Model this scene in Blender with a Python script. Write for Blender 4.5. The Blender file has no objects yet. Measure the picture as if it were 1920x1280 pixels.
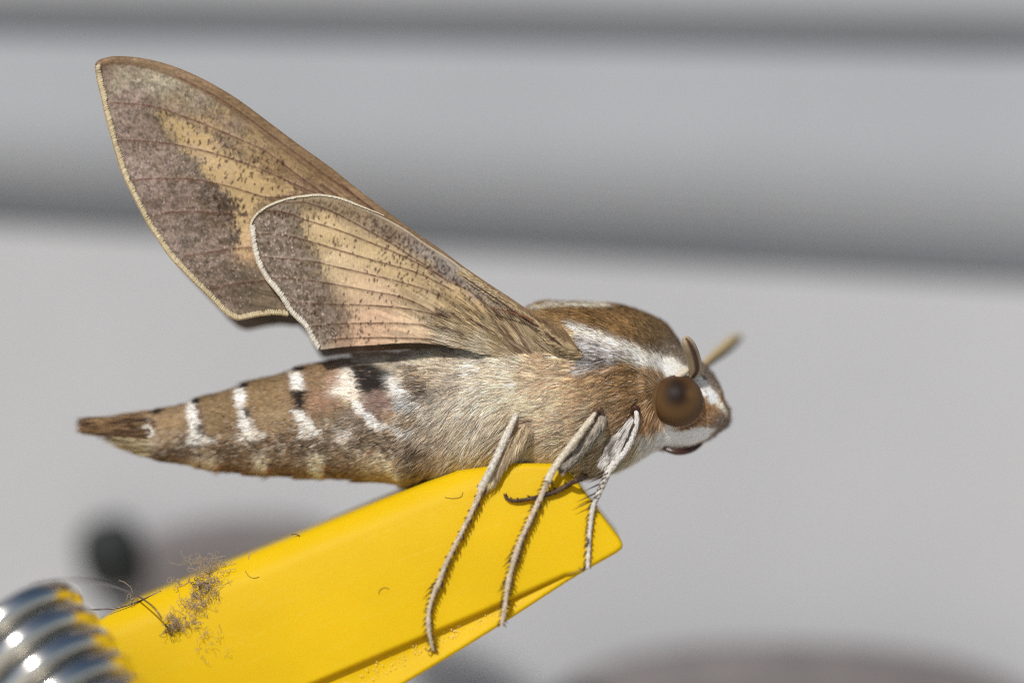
import bpy, math
import numpy as np
from mathutils import Vector

# ------------------------------------------------------------------ camera, sky, sun
D = 52.0                                   # camera distance from the moth's middle plane
scene = bpy.context.scene
cam_data = bpy.data.cameras.new('camera')
cam = bpy.data.objects.new('camera', cam_data)
scene.collection.objects.link(cam)
scene.camera = cam
cam.location = (0, -D, 0)
cam.rotation_euler = (math.radians(90), 0, 0)
cam_data.sensor_width = 36.0
cam_data.lens = 36.0 * D / 19.2
cam_data.clip_start = 1.0
cam_data.clip_end = 2000.0
cam_data.dof.use_dof = True
cam_data.dof.focus_distance = D - 1.25
cam_data.dof.aperture_fstop = cam_data.lens / 1000.0 / 3.3     # opening about 3.3 units wide
cam_data.dof.aperture_blades = 0

world = bpy.data.worlds.new('World')
scene.world = world
world.use_nodes = True
wn = world.node_tree
wn.nodes.clear()
sky = wn.nodes.new('ShaderNodeTexSky')
sky.sky_type = 'NISHITA'
sky.sun_disc = False
SUN = Vector((-0.28, -0.76, 0.68)).normalized()                # towards the sun
sky.sun_elevation = math.asin(SUN.z)
sky.sun_rotation = math.atan2(SUN.x, SUN.y)
sky.air_density = 1.0
sky.dust_density = 1.0
bg = wn.nodes.new('ShaderNodeBackground')
bg.inputs['Strength'].default_value = 0.07
wo = wn.nodes.new('ShaderNodeOutputWorld')
wn.links.new(sky.outputs[0], bg.inputs[0])
wn.links.new(bg.outputs[0], wo.inputs[0])

sun_data = bpy.data.lights.new('sun', 'SUN')
sun_data.energy = 3.45
sun_data.angle = math.radians(2.5)
sun_data.color = (1.0, 0.975, 0.94)
sun = bpy.data.objects.new('sun', sun_data)
scene.collection.objects.link(sun)
sun.rotation_euler = SUN.to_track_quat('Z', 'Y').to_euler()

scene.view_settings.view_transform = 'Standard'
scene.view_settings.look = 'None'
scene.view_settings.exposure = 0.0
scene.view_settings.gamma = 1.0
scene.cycles.use_denoising = False
scene.cycles.filter_width = 1.2
scene.cycles.caustics_reflective = False
scene.cycles.caustics_refractive = False
scene.cycles.sample_clamp_indirect = 1.5
scene.render.resolution_x = 1024
scene.render.resolution_y = 682

rng = np.random.default_rng(7)

# ------------------------------------------------------------------ helpers
def U(px, py, y):
    """a place given by its bearing from the lens (photograph pixels) and its depth y"""
    k = 1.0 + np.asarray(y, float) / D
    return np.stack([(np.asarray(px, float) - 960) / 100 * k, np.asarray(y, float) + 0 * np.asarray(px, float),
                     (640 - np.asarray(py, float)) / 100 * k], -1)

def lin(c):
    c = np.asarray(c, float) / 255.0
    return np.where(c <= 0.04045, c / 12.92, ((c + 0.055) / 1.055) ** 2.4)

def rgba(c):
    l = lin(c)
    return (float(l[0]), float(l[1]), float(l[2]), 1.0)

_tab = np.random.default_rng(3).random((16, 256, 256))
def vn(x, y, seed=0):
    x = np.asarray(x, float); y = np.asarray(y, float)
    xi = np.floor(x).astype(int); yi = np.floor(y).astype(int)
    fx = x - xi; fy = y - yi
    fx = fx * fx * (3 - 2 * fx); fy = fy * fy * (3 - 2 * fy)
    t = _tab[seed % 16]
    a = t[yi & 255, xi & 255]; b = t[yi & 255, (xi + 1) & 255]
    c = t[(yi + 1) & 255, xi & 255]; d = t[(yi + 1) & 255, (xi + 1) & 255]
    return (a + (b - a) * fx) * (1 - fy) + (c + (d - c) * fx) * fy

def fbm(x, y, seed=0, o=4):
    s = 0; a = 0.5; w = 0
    for i in range(o):
        s = s + a * vn(x * 2 ** i + 17 * i, y * 2 ** i + 31 * i, seed + i); w += a; a *= 0.55
    return s / w

def catmull(pts, n=8, closed=False):
    p = np.asarray(pts, float)
    out = []
    N = len(p)
    for i in range(N if closed else N - 1):
        if closed:
            a, b, c, d = p[(i - 1) % N], p[i], p[(i + 1) % N], p[(i + 2) % N]
        else:
            a, b, c, d = p[max(i - 1, 0)], p[i], p[i + 1], p[min(i + 2, N - 1)]
        for k in range(n):
            t = k / n
            out.append(0.5 * ((2 * b) + (-a + c) * t + (2 * a - 5 * b + 4 * c - d) * t * t + (-a + 3 * b - 3 * c + d) * t ** 3))
    if not closed:
        out.append(p[-1])
    return np.array(out)

def seg_dist(X, Y, P, closed=True):
    """distance to a polyline, nearest point and parameter along it"""
    P = np.asarray(P, float)
    best = np.full(X.shape, 1e18); nx = np.zeros(X.shape); ny = np.zeros(X.shape)
    n = len(P)
    for i in range(n if closed else n - 1):
        a = P[i]; b = P[(i + 1) % n]
        d = b - a; L = d @ d + 1e-12
        t = np.clip(((X - a[0]) * d[0] + (Y - a[1]) * d[1]) / L, 0, 1)
        qx = a[0] + t * d[0]; qy = a[1] + t * d[1]
        r = (X - qx) ** 2 + (Y - qy) ** 2
        m = r < best
        best = np.where(m, r, best); nx = np.where(m, qx, nx); ny = np.where(m, qy, ny)
    return np.sqrt(best), nx, ny

def inside(X, Y, P):
    P = np.asarray(P, float); c = np.zeros(X.shape, bool); n = len(P); j = n - 1
    for i in range(n):
        xi, yi = P[i]; xj, yj = P[j]
        if yi != yj:
            c ^= ((yi > Y) != (yj > Y)) & (X < (xj - xi) * (Y - yi) / (yj - yi) + xi)
        j = i
    return c

def poly_mask(X, Y, P, soft):
    P = np.asarray(P, float)
    m = np.zeros(X.shape)
    x0, y0 = P.min(0) - 3 * soft - 2; x1, y1 = P.max(0) + 3 * soft + 2
    sel = (X > x0) & (X < x1) & (Y > y0) & (Y < y1)
    if not sel.any():
        return m
    xs, ys = X[sel], Y[sel]
    d, _, _ = seg_dist(xs, ys, P)
    s = np.where(inside(xs, ys, P), d, -d)
    m[sel] = 1 / (1 + np.exp(-np.clip(s / (0.45 * soft), -30, 30)))
    return m

def blend(C, m, col):
    m = m[..., None]
    return C * (1 - m) + lin(col) * m

def interp_colors(X, Y, samples, sig=22):
    num = np.zeros(X.shape + (3,)); den = np.zeros(X.shape) + 1e-12
    for (sx, sy, c) in samples:
        r2 = (X - sx) ** 2 + (Y - sy) ** 2
        w = 1.0 / (r2 / sig ** 2 + 0.15) ** 2.2
        num += w[..., None] * lin(c); den += w
    return num / den[..., None]

class Canvas:
    def __init__(s, x0, y0, x1, y1):
        s.x0, s.y0 = x0, y0
        s.Y, s.X = np.mgrid[y0:y1, x0:x1].astype(float)
        s.C = None
    def at(s, px, py):
        i = np.clip(np.asarray(py) - s.y0, 0, s.X.shape[0] - 1.001); j = np.clip(np.asarray(px) - s.x0, 0, s.X.shape[1] - 1.001)
        i0 = i.astype(int); j0 = j.astype(int); fi = (i - i0)[..., None]; fj = (j - j0)[..., None]
        C = s.C
        return (C[i0, j0] * (1 - fi) * (1 - fj) + C[i0 + 1, j0] * fi * (1 - fj) + C[i0, j0 + 1] * (1 - fi) * fj + C[i0 + 1, j0 + 1] * fi * fj)
    def stamp(s, px, py, ang, ln, wd, col, a=0.85):
        r = int(max(ln, wd) * 1.5 + 2)
        i = int(round(py - s.y0)); j = int(round(px - s.x0))
        i0, i1, j0, j1 = max(i - r, 0), min(i + r + 1, s.X.shape[0]), max(j - r, 0), min(j + r + 1, s.X.shape[1])
        if i0 >= i1 or j0 >= j1:
            return
        dx = s.X[i0:i1, j0:j1] - px; dy = s.Y[i0:i1, j0:j1] - py
        u = dx * math.cos(ang) + dy * math.sin(ang); v = -dx * math.sin(ang) + dy * math.cos(ang)
        m = np.clip(1.35 - np.sqrt((u / (ln / 2)) ** 2 + (v / (wd / 2)) ** 2), 0, 1) * a
        s.C[i0:i1, j0:j1] = blend(s.C[i0:i1, j0:j1], m, col)

def new_mesh(name, V, F, mat, parent=None, cols=None, smooth=True):
    """F: list of (k, array of k-gons)"""
    V = np.asarray(V, np.float32)
    if not isinstance(F, list):
        F = [F]
    F = [np.asarray(f, np.int32) for f in F if len(f)]
    nl = sum(f.size for f in F); npoly = sum(len(f) for f in F)
    me = bpy.data.meshes.new(name)
    me.vertices.add(len(V)); me.vertices.foreach_set('co', V.ravel())
    me.loops.add(nl); me.polygons.add(npoly)
    me.loops.foreach_set('vertex_index', np.concatenate([f.ravel() for f in F]))
    tot = np.concatenate([np.full(len(f), f.shape[1], np.int32) for f in F])
    st = np.concatenate([[0], np.cumsum(tot)[:-1]]).astype(np.int32)
    me.polygons.foreach_set('loop_start', st)
    if cols is not None:
        at = me.color_attributes.new('tint', 'FLOAT_COLOR', 'POINT')
        a = np.ones((len(V), 4), np.float32); a[:, :3] = cols
        at.data.foreach_set('color', a.ravel())
    me.update(calc_edges=True)
    me.validate()
    me.polygons.foreach_set('use_smooth', np.full(len(me.polygons), smooth))
    if mat:
        me.materials.append(mat)
    o = bpy.data.objects.new(name, me)
    scene.collection.objects.link(o)
    if parent is not None:
        o.parent = parent
    return o

def empty(name, parent=None):
    o = bpy.data.objects.new(name, None)
    scene.collection.objects.link(o)
    o.parent = parent
    return o

def tag(o, label=None, cat=None, group=None, kind=None):
    for k, v in (('label', label), ('category', cat), ('group', group), ('kind', kind)):
        if v:
            o[k] = v
    return o

# ------------------------------------------------------------------ materials
def material(name, color=None, rough=0.6, spec=0.35, metal=0.0, sss=0.0, sss_r=(1, .5, .2), sss_scale=0.3, sheen=0.0,
             noise=0.0, nscale=4.0, bump=0.0, bscale=40.0, tint=False, coat=0.0, aniso=0.0):
    m = bpy.data.materials.new(name); m.use_nodes = True
    nt = m.node_tree; b = nt.nodes['Principled BSDF']; N = nt.nodes; L = nt.links
    b.inputs['Roughness'].default_value = rough
    b.inputs['Specular IOR Level'].default_value = spec
    b.inputs['Metallic'].default_value = metal
    b.inputs['Subsurface Weight'].default_value = sss
    b.inputs['Subsurface Radius'].default_value = sss_r
    b.inputs['Subsurface Scale'].default_value = sss_scale
    b.inputs['Sheen Weight'].default_value = sheen
    b.inputs['Coat Weight'].default_value = coat
    tc = N.new('ShaderNodeTexCoord')
    if tint:
        a = N.new('ShaderNodeAttribute'); a.attribute_name = 'tint'; src = a.outputs['Color']
    else:
        r = N.new('ShaderNodeRGB'); r.outputs[0].default_value = rgba(color); src = r.outputs[0]
    if noise:
        n = N.new('ShaderNodeTexNoise'); n.inputs['Scale'].default_value = nscale; n.inputs['Detail'].default_value = 5
        L.new(tc.outputs['Object'], n.inputs['Vector'])
        mr = N.new('ShaderNodeMapRange'); mr.inputs['From Min'].default_value = 0.3; mr.inputs['From Max'].default_value = 0.7
        mr.inputs['To Min'].default_value = 1 - noise; mr.inputs['To Max'].default_value = 1 + noise
        L.new(n.outputs['Fac'], mr.inputs['Value'])
        mx = N.new('ShaderNodeVectorMath'); mx.operation = 'SCALE'
        L.new(src, mx.inputs[0]); L.new(mr.outputs[0], mx.inputs['Scale']); src = mx.outputs[0]
    L.new(src, b.inputs['Base Color'])
    if bump:
        n2 = N.new('ShaderNodeTexNoise'); n2.inputs['Scale'].default_value = bscale; n2.inputs['Detail'].default_value = 3
        L.new(tc.outputs['Object'], n2.inputs['Vector'])
        bp = N.new('ShaderNodeBump'); bp.inputs['Strength'].default_value = bump; bp.inputs['Distance'].default_value = 0.02
        L.new(n2.outputs['Fac'], bp.inputs['Height']); L.new(bp.outputs[0], b.inputs['Normal'])
    return m

def wing_material():
    m = material('wing_scales', tint=True, rough=0.5, spec=0.14)
    nt = m.node_tree; N = nt.nodes; L = nt.links; b = N['Principled BSDF']
    tc = N.new('ShaderNodeTexCoord')
    v = N.new('ShaderNodeTexVoronoi'); v.inputs['Scale'].default_value = 26.0
    L.new(tc.outputs['Object'], v.inputs['Vector'])
    # every scale leans its own way, so a few of them catch the sun
    geo = N.new('ShaderNodeNewGeometry')
    sub = N.new('ShaderNodeVectorMath'); sub.operation = 'SUBTRACT'; sub.inputs[1].default_value = (.5, .5, .5)
    L.new(v.outputs['Color'], sub.inputs[0])
    sc = N.new('ShaderNodeVectorMath'); sc.operation = 'SCALE'; sc.inputs['Scale'].default_value = 0.30
    L.new(sub.outputs[0], sc.inputs[0])
    ad = N.new('ShaderNodeVectorMath'); ad.operation = 'ADD'
    L.new(geo.outputs['Normal'], ad.inputs[0]); L.new(sc.outputs[0], ad.inputs[1])
    nm = N.new('ShaderNodeVectorMath'); nm.operation = 'NORMALIZE'; L.new(ad.outputs[0], nm.inputs[0])
    L.new(nm.outputs[0], b.inputs['Normal'])
    return m

M = dict(
    wing=wing_material(),
    fur=material('fur', tint=True, rough=0.6, spec=0.08),
    skin=material('body_skin', tint=True, rough=0.8, spec=0.1),
    fringe=material('fringe_scales', tint=True, rough=0.5, spec=0.35),
    leg=material('leg_scales', tint=True, rough=0.55, spec=0.3, bump=0.5, bscale=30),
    spine=material('dark_spine', (38, 22, 16), rough=0.4),
    eye=material('compound_eye', tint=True, rough=0.5, spec=0.16, bump=0.25, bscale=55),
    antenna=material('antenna', tint=True, rough=0.6, noise=0.15, nscale=20),
    shiny=material('dark_red_cuticle', (60, 28, 18), rough=0.25, spec=0.6),
    peg=material('yellow_plastic', tint=True, rough=0.5, spec=0.10, sss=0.22, sss_r=(1, .42, .03), sss_scale=0.35, bump=0.12, bscale=9),
    steel=material('galvanised_steel', (222, 218, 208), rough=0.17, metal=1.0, noise=0.12, nscale=1.5, bump=0.2, bscale=3),
    lint=material('grey_lint', (168, 150, 128), rough=0.8, spec=0.1),
    lint_dark=material('dark_lint', (92, 78, 62), rough=0.8, spec=0.1),
    hair=material('dark_hair', (62, 44, 40), rough=0.3, spec=0.6),
    wall=material('painted_board', (162, 164, 167), rough=0.6, spec=0.25, noise=0.05, nscale=0.12),
    wall_low=material('painted_lower_board', (175, 175, 176), rough=0.6, spec=0.25, noise=0.04, nscale=0.12),
    bounce_ground=material('pale_bounce', (196, 190, 180), rough=0.9, noise=0.15, nscale=0.3),
    dark=material('dull_black', (24, 28, 27), rough=0.6, noise=0.2, nscale=2),
    brown=material('dull_brown', (104, 98, 97), rough=0.6, noise=0.15, nscale=1),
)

# ------------------------------------------------------------------ background: boarded wall and unseen bounce plane
YW = 15.0
wall = empty('wall')
wall.location = (0, YW, 0)
tag(wall, 'pale grey wall of wide horizontal boards, out of focus behind the moth', 'wall', kind='structure')
def board(rows, x0=-60, x1=60, parent=wall, mat='wall'):
    """rows: (row at photo x=0, row at photo x=1920, depth)"""
    k = 1 + YW / D
    V = []
    xs = np.array([x0, x1], float)
    for (pa, pb, dep) in rows:
        for x in xs:
            px = x * 100 / k + 960
            py = pa + (pb - pa) * px / 1920.0
            V.append((x, dep, (640 - py) / 100 * k))
    n = len(rows)
    # back row gives the board its thickness
    V.extend([(x, y + 2.2, z) for (x, y, z) in V])
    F = []
    for i in range(n - 1):
        F.append((2 * i, 2 * i + 2, 2 * i + 3, 2 * i + 1))
        F.append((2 * n + 2 * i, 2 * n + 2 * i + 1, 2 * n + 2 * i + 3, 2 * n + 2 * i + 2))
    F.append((0, 1, 2 * n + 1, 2 * n)); a = 2 * n - 2
    F.append((a, 2 * n + a, 2 * n + a + 1, a + 1))
    o = new_mesh('board', V, [np.array(F)], M[mat], parent, smooth=False)
    return o
def soft(r0, r1, d0, d1, n=10, p=1.6):
    out = []
    for i in range(n + 1):
        t = i / n
        out.append((r0[0] + (r1[0] - r0[0]) * t, r0[1] + (r1[1] - r0[1]) * t, d0 + (d1 - d0) * t ** p))
    return out
board([(-700, -700, 0.0), (-40, -10, 0.0)] + soft((-30, 5), (62, 98), 0.0, 0.95, 6, 1.4))
board([(70, 106, -0.02), (180, 230, -0.02)] + soft((190, 240), (418, 528), -0.02, 1.9, 16, 2.7))
board([(424, 536, 0.0), (1500, 1560, 0.0)], mat='wall_low')
board([(1506, 1566, 0.03), (2600, 2600, 0.03)], mat='wall_low')

gr = new_mesh('bounce_ground', [(-400, -400, -9.5), (400, -400, -9.5), (400, 400, -9.5), (-400, 400, -9.5)], [np.array([[0, 1, 2, 3]])], M['bounce_ground'])  # unseen plane, set close and pale to bounce light onto the belly
tag(gr, kind='structure')

# ------------------------------------------------------------------ generic builders
def plate(name, P, yfun, step, thick, mat, parent, colfun=None, back=None):
    """a slab whose front is a surface over the outline P; yfun(px, py, d) gives the front's depth"""
    P = np.asarray(P, float)
    x0, y0 = P.min(0) - step; x1, y1 = P.max(0) + step
    xs = np.arange(x0, x1 + step, step); ys = np.arange(y0, y1 + step, step)
    X, Y = np.meshgrid(xs, ys)
    cx = (X[:-1, :-1] + X[1:, 1:]) / 2; cy = (Y[:-1, :-1] + Y[1:, 1:]) / 2
    keep = inside(cx, cy, P)
    nr, nc = X.shape
    idx = np.arange(nr * nc).reshape(nr, nc)
    q = np.stack([idx[:-1, :-1][keep], idx[1:, :-1][keep], idx[1:, 1:][keep], idx[:-1, 1:][keep]], -1)
    cnt = np.bincount(q.ravel(), minlength=nr * nc)
    used = cnt > 0
    remap = -np.ones(nr * nc, int); remap[used] = np.arange(used.sum())
    px = X.ravel()[used]; py = Y.ravel()[used]
    q = remap[q]
    d, nx, ny = seg_dist(px, py, P)
    bnd = cnt[used] < 4
    px = np.where(bnd, nx, px); py = np.where(bnd, ny, py); d = np.where(bnd, 0, d)
    fy = yfun(px, py, d)
    A = U(px, py, fy)
    by = fy + thick if back is None else np.maximum(back(px, py, d), fy + 0.02)
    B = A.copy(); B[:, 1] = by
    n = len(px)
    e = np.concatenate([q[:, [0, 1]], q[:, [1, 2]], q[:, [2, 3]], q[:, [3, 0]]])
    key = np.sort(e, 1); kk = key[:, 0].astype(np.int64) * n + key[:, 1]
    u, ind, c = np.unique(kk, return_index=True, return_counts=True)
    be = e[ind[c == 1]]
    side = np.stack([be[:, 1], be[:, 0], be[:, 0] + n, be[:, 1] + n], -1)
    V = np.concatenate([A, B]); F = np.concatenate([q, q[:, ::-1] + n, side])
    cols = None
    if colfun is not None:
        c1 = colfun(px, py); cols = np.concatenate([c1, c1])
    return new_mesh(name, V, [F], mat, parent, cols)

def strands(name, root, direc, normal, length, width, color, mat, parent, seg=3, lift=0.12, bend=None, roll=0.35, tipw=0.1, tipcol=None, kind='stuff', rootc=0.82):
    """flat tapering hairs; root, direc, normal are (n,3) in world units"""
    n = len(root)
    dirn = direc / np.linalg.norm(direc, axis=1, keepdims=True)
    nor = normal / np.linalg.norm(normal, axis=1, keepdims=True)
    side = np.cross(nor, dirn); side /= np.linalg.norm(side, axis=1, keepdims=True) + 1e-9
    a = rng.normal(0, roll, n)[:, None]
    sd = side * np.cos(a) + nor * np.sin(a)
    bend = np.zeros((n, 3)) if bend is None else bend
    V = np.zeros((n, 2 * seg + 1, 3)); C = np.zeros((n, 2 * seg + 1, 3))
    tc = color if tipcol is None else tipcol
    for k in range(seg + 1):
        t = k / seg
        p = root + dirn * (length * t)[:, None] + nor * (length * lift * (t - 0.55 * t * t) * 1.6)[:, None] + bend * (length * t * t)[:, None]
        w = (width * (0.75 + 0.6 * t - (1.35 - tipw) * t ** 2.2) / 2)[:, None]
        cc = color * (1 - t) + tc * t
        cc = cc * (rootc + (1 - rootc) * min(1, t * 2))
        if k < seg:
            V[:, 2 * k] = p - sd * w; V[:, 2 * k + 1] = p + sd * w
            C[:, 2 * k] = cc; C[:, 2 * k + 1] = cc
        else:
            V[:, 2 * k] = p; C[:, 2 * k] = cc
    m = 2 * seg + 1
    off = (np.arange(n) * m)[:, None]
    Q = []
    for k in range(seg - 1):
        Q.append(np.array([2 * k, 2 * k + 1, 2 * k + 3, 2 * k + 2])[None] + off)
    T = np.array([2 * seg - 2, 2 * seg - 1, 2 * seg])[None] + off
    F = [np.concatenate(Q)] if Q else []
    F.append(T)
    o = new_mesh(name, V.reshape(-1, 3), F, mat, parent, C.reshape(-1, 3))
    if kind:
        o['kind'] = kind
    return o

def tube(path, rad, sides=12, flat=None, cols=None):
    """path (n,3), rad (n,) -> verts, quads, tris ; flat squashes along y"""
    path = np.asarray(path, float); rad = np.asarray(rad, float)
    n = len(path)
    t = np.gradient(path, axis=0); t /= np.linalg.norm(t, axis=1, keepdims=True) + 1e-9
    up = np.array([0, -1.0, 0.02])
    s = np.cross(t, up); s /= np.linalg.norm(s, axis=1, keepdims=True) + 1e-9
    b = np.cross(s, t)
    ang = np.linspace(0, 2 * np.pi, sides, endpoint=False)
    fl = 1.0 if flat is None else flat
    V = path[:, None] + rad[:, None, None] * (s[:, None] * np.cos(ang)[None, :, None] + b[:, None] * np.sin(ang)[None, :, None] * fl)
    V = V.reshape(-1, 3)
    i = np.arange(n - 1)[:, None] * sides; j = np.arange(sides)[None]; j2 = (j + 1) % sides
    Q = np.stack([i + j, i + j2, i + sides + j2, i + sides + j], -1).reshape(-1, 4)
    V = np.concatenate([V, path[:1], path[-1:]])
    a = n * sides
    T = np.concatenate([np.stack([np.full(sides, a), (np.arange(sides) + 1) % sides, np.arange(sides)], -1),
                        np.stack([np.full(sides, a + 1), (n - 1) * sides + np.arange(sides), (n - 1) * sides + (np.arange(sides) + 1) % sides], -1)])
    return V, Q, T

def join(parts):
    V = []; Q = []; T = []; C = []; o = 0
    for p in parts:
        v, q, t = p[:3]
        V.append(v); Q.append(np.asarray(q).reshape(-1, 4) + o); T.append(np.asarray(t).reshape(-1, 3) + o); o += len(v)
        if len(p) > 3:
            C.append(p[3])
    return np.concatenate(V), [np.concatenate(Q), np.concatenate(T)], (np.concatenate(C) if C else None)

def pathpx(pts, n=8):
    """pts (px,py,y,radius in px) -> world path, radii"""
    c = catmull(pts, n)
    return U(c[:, 0], c[:, 1], c[:, 2]), c[:, 3] / 100, c

# ------------------------------------------------------------------ the moth: paint for the body
moth = empty('moth')
moth.location = (0, 0, -2.4)
tag(moth, 'large brown hawk moth with raised wings and white bands sitting on the yellow clothes peg', 'moth')
def reparent_fix(o):
    o.matrix_parent_inverse = moth.matrix_world.inverted()
bpy.context.view_layer.update()

body_cv = Canvas(120, 530, 1420, 940)
X, Y = body_cv.X, body_cv.Y
bs = [(160,797,(112,90,64)),(220,795,(122,97,68)),(250,806,(150,120,85)),(262,830,(205,190,155)),(295,832,(165,140,110)),(315,850,(98,74,54)),
(320,790,(150,118,75)),(320,818,(150,125,90)),(410,772,(134,106,64)),(410,802,(130,102,64)),(500,750,(139,109,66)),(510,785,(152,122,80)),
(610,710,(139,108,70)),(610,755,(150,110,78)),(620,785,(134,108,76)),(650,800,(132,116,100)),(700,755,(138,112,98)),(760,750,(190,172,152)),(780,790,(172,145,110)),(730,780,(160,128,88)),
(350,838,(108,84,60)),(420,845,(112,88,62)),(450,835,(118,94,64)),(520,838,(118,94,68)),(600,842,(114,94,70)),(680,828,(122,102,78)),(720,845,(128,108,82)),(780,835,(130,106,82)),
(380,866,(172,150,122)),(450,876,(118,90,62)),(545,880,(120,95,65)),(660,888,(122,96,68)),(690,868,(158,138,106)),(780,892,(172,146,108)),(820,868,(160,134,102)),(760,880,(150,128,98)),
(740,690,(175,160,135)),(720,668,(215,195,165)),(800,675,(222,200,168)),(780,700,(170,148,120)),(800,720,(150,125,100)),(850,690,(175,155,130)),(900,675,(212,198,176)),(950,690,(200,182,155)),(860,725,(170,152,128)),(900,740,(198,183,158)),(960,720,(205,188,160)),
(850,770,(185,168,142)),(830,760,(205,190,170)),(900,800,(195,176,148)),(850,820,(178,155,126)),(920,850,(188,168,138)),(880,868,(196,176,144)),(800,800,(180,160,138)),
(1000,760,(220,190,150)),(1050,745,(208,174,134)),(1000,800,(180,145,112)),(1030,785,(205,168,128)),(1040,830,(192,168,135)),(980,850,(200,182,152)),(960,800,(200,178,148)),(1000,875,(212,192,158)),(1060,870,(205,186,156)),
(1030,690,(186,150,108)),(1060,660,(190,166,125)),(1085,640,(185,158,120)),(1090,690,(176,140,98)),(1130,700,(168,132,90)),(1180,710,(146,112,72)),(1200,740,(146,113,74)),(1150,740,(172,138,96)),(1110,730,(196,158,116)),(1130,768,(168,146,118)),(1180,790,(158,122,84)),(1205,790,(168,128,86)),(1090,780,(196,166,130)),
(1150,820,(196,172,138)),(1190,830,(208,180,145)),(1222,838,(228,218,204)),(1170,860,(220,202,174)),(1120,875,(208,185,150)),(1100,850,(184,164,136)),
(1010,580,(150,120,76)),(1060,590,(138,105,62)),(1100,600,(130,96,52)),(1170,612,(134,100,58)),(1190,600,(128,98,60)),(1230,630,(118,93,62)),(1250,650,(112,95,76)),(1280,680,(122,104,84)),
(1340,715,(122,106,92)),(1330,690,(120,104,90)),(1320,780,(156,116,76)),(1352,795,(112,96,84)),(1330,762,(148,108,66)),(1300,805,(158,124,94)),(1340,810,(118,98,84))]
wx = (fbm(X / 9, Y / 5, 1) - .5) * 14 + (vn(X / 3.0, Y / 1.6, 5) - .5) * 9
wy = (fbm(X / 12, Y / 9, 2) - .5) * 10
Xw, Yw = X + wx, Y + wy
C = interp_colors(Xw, Yw, bs, 18)
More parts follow.
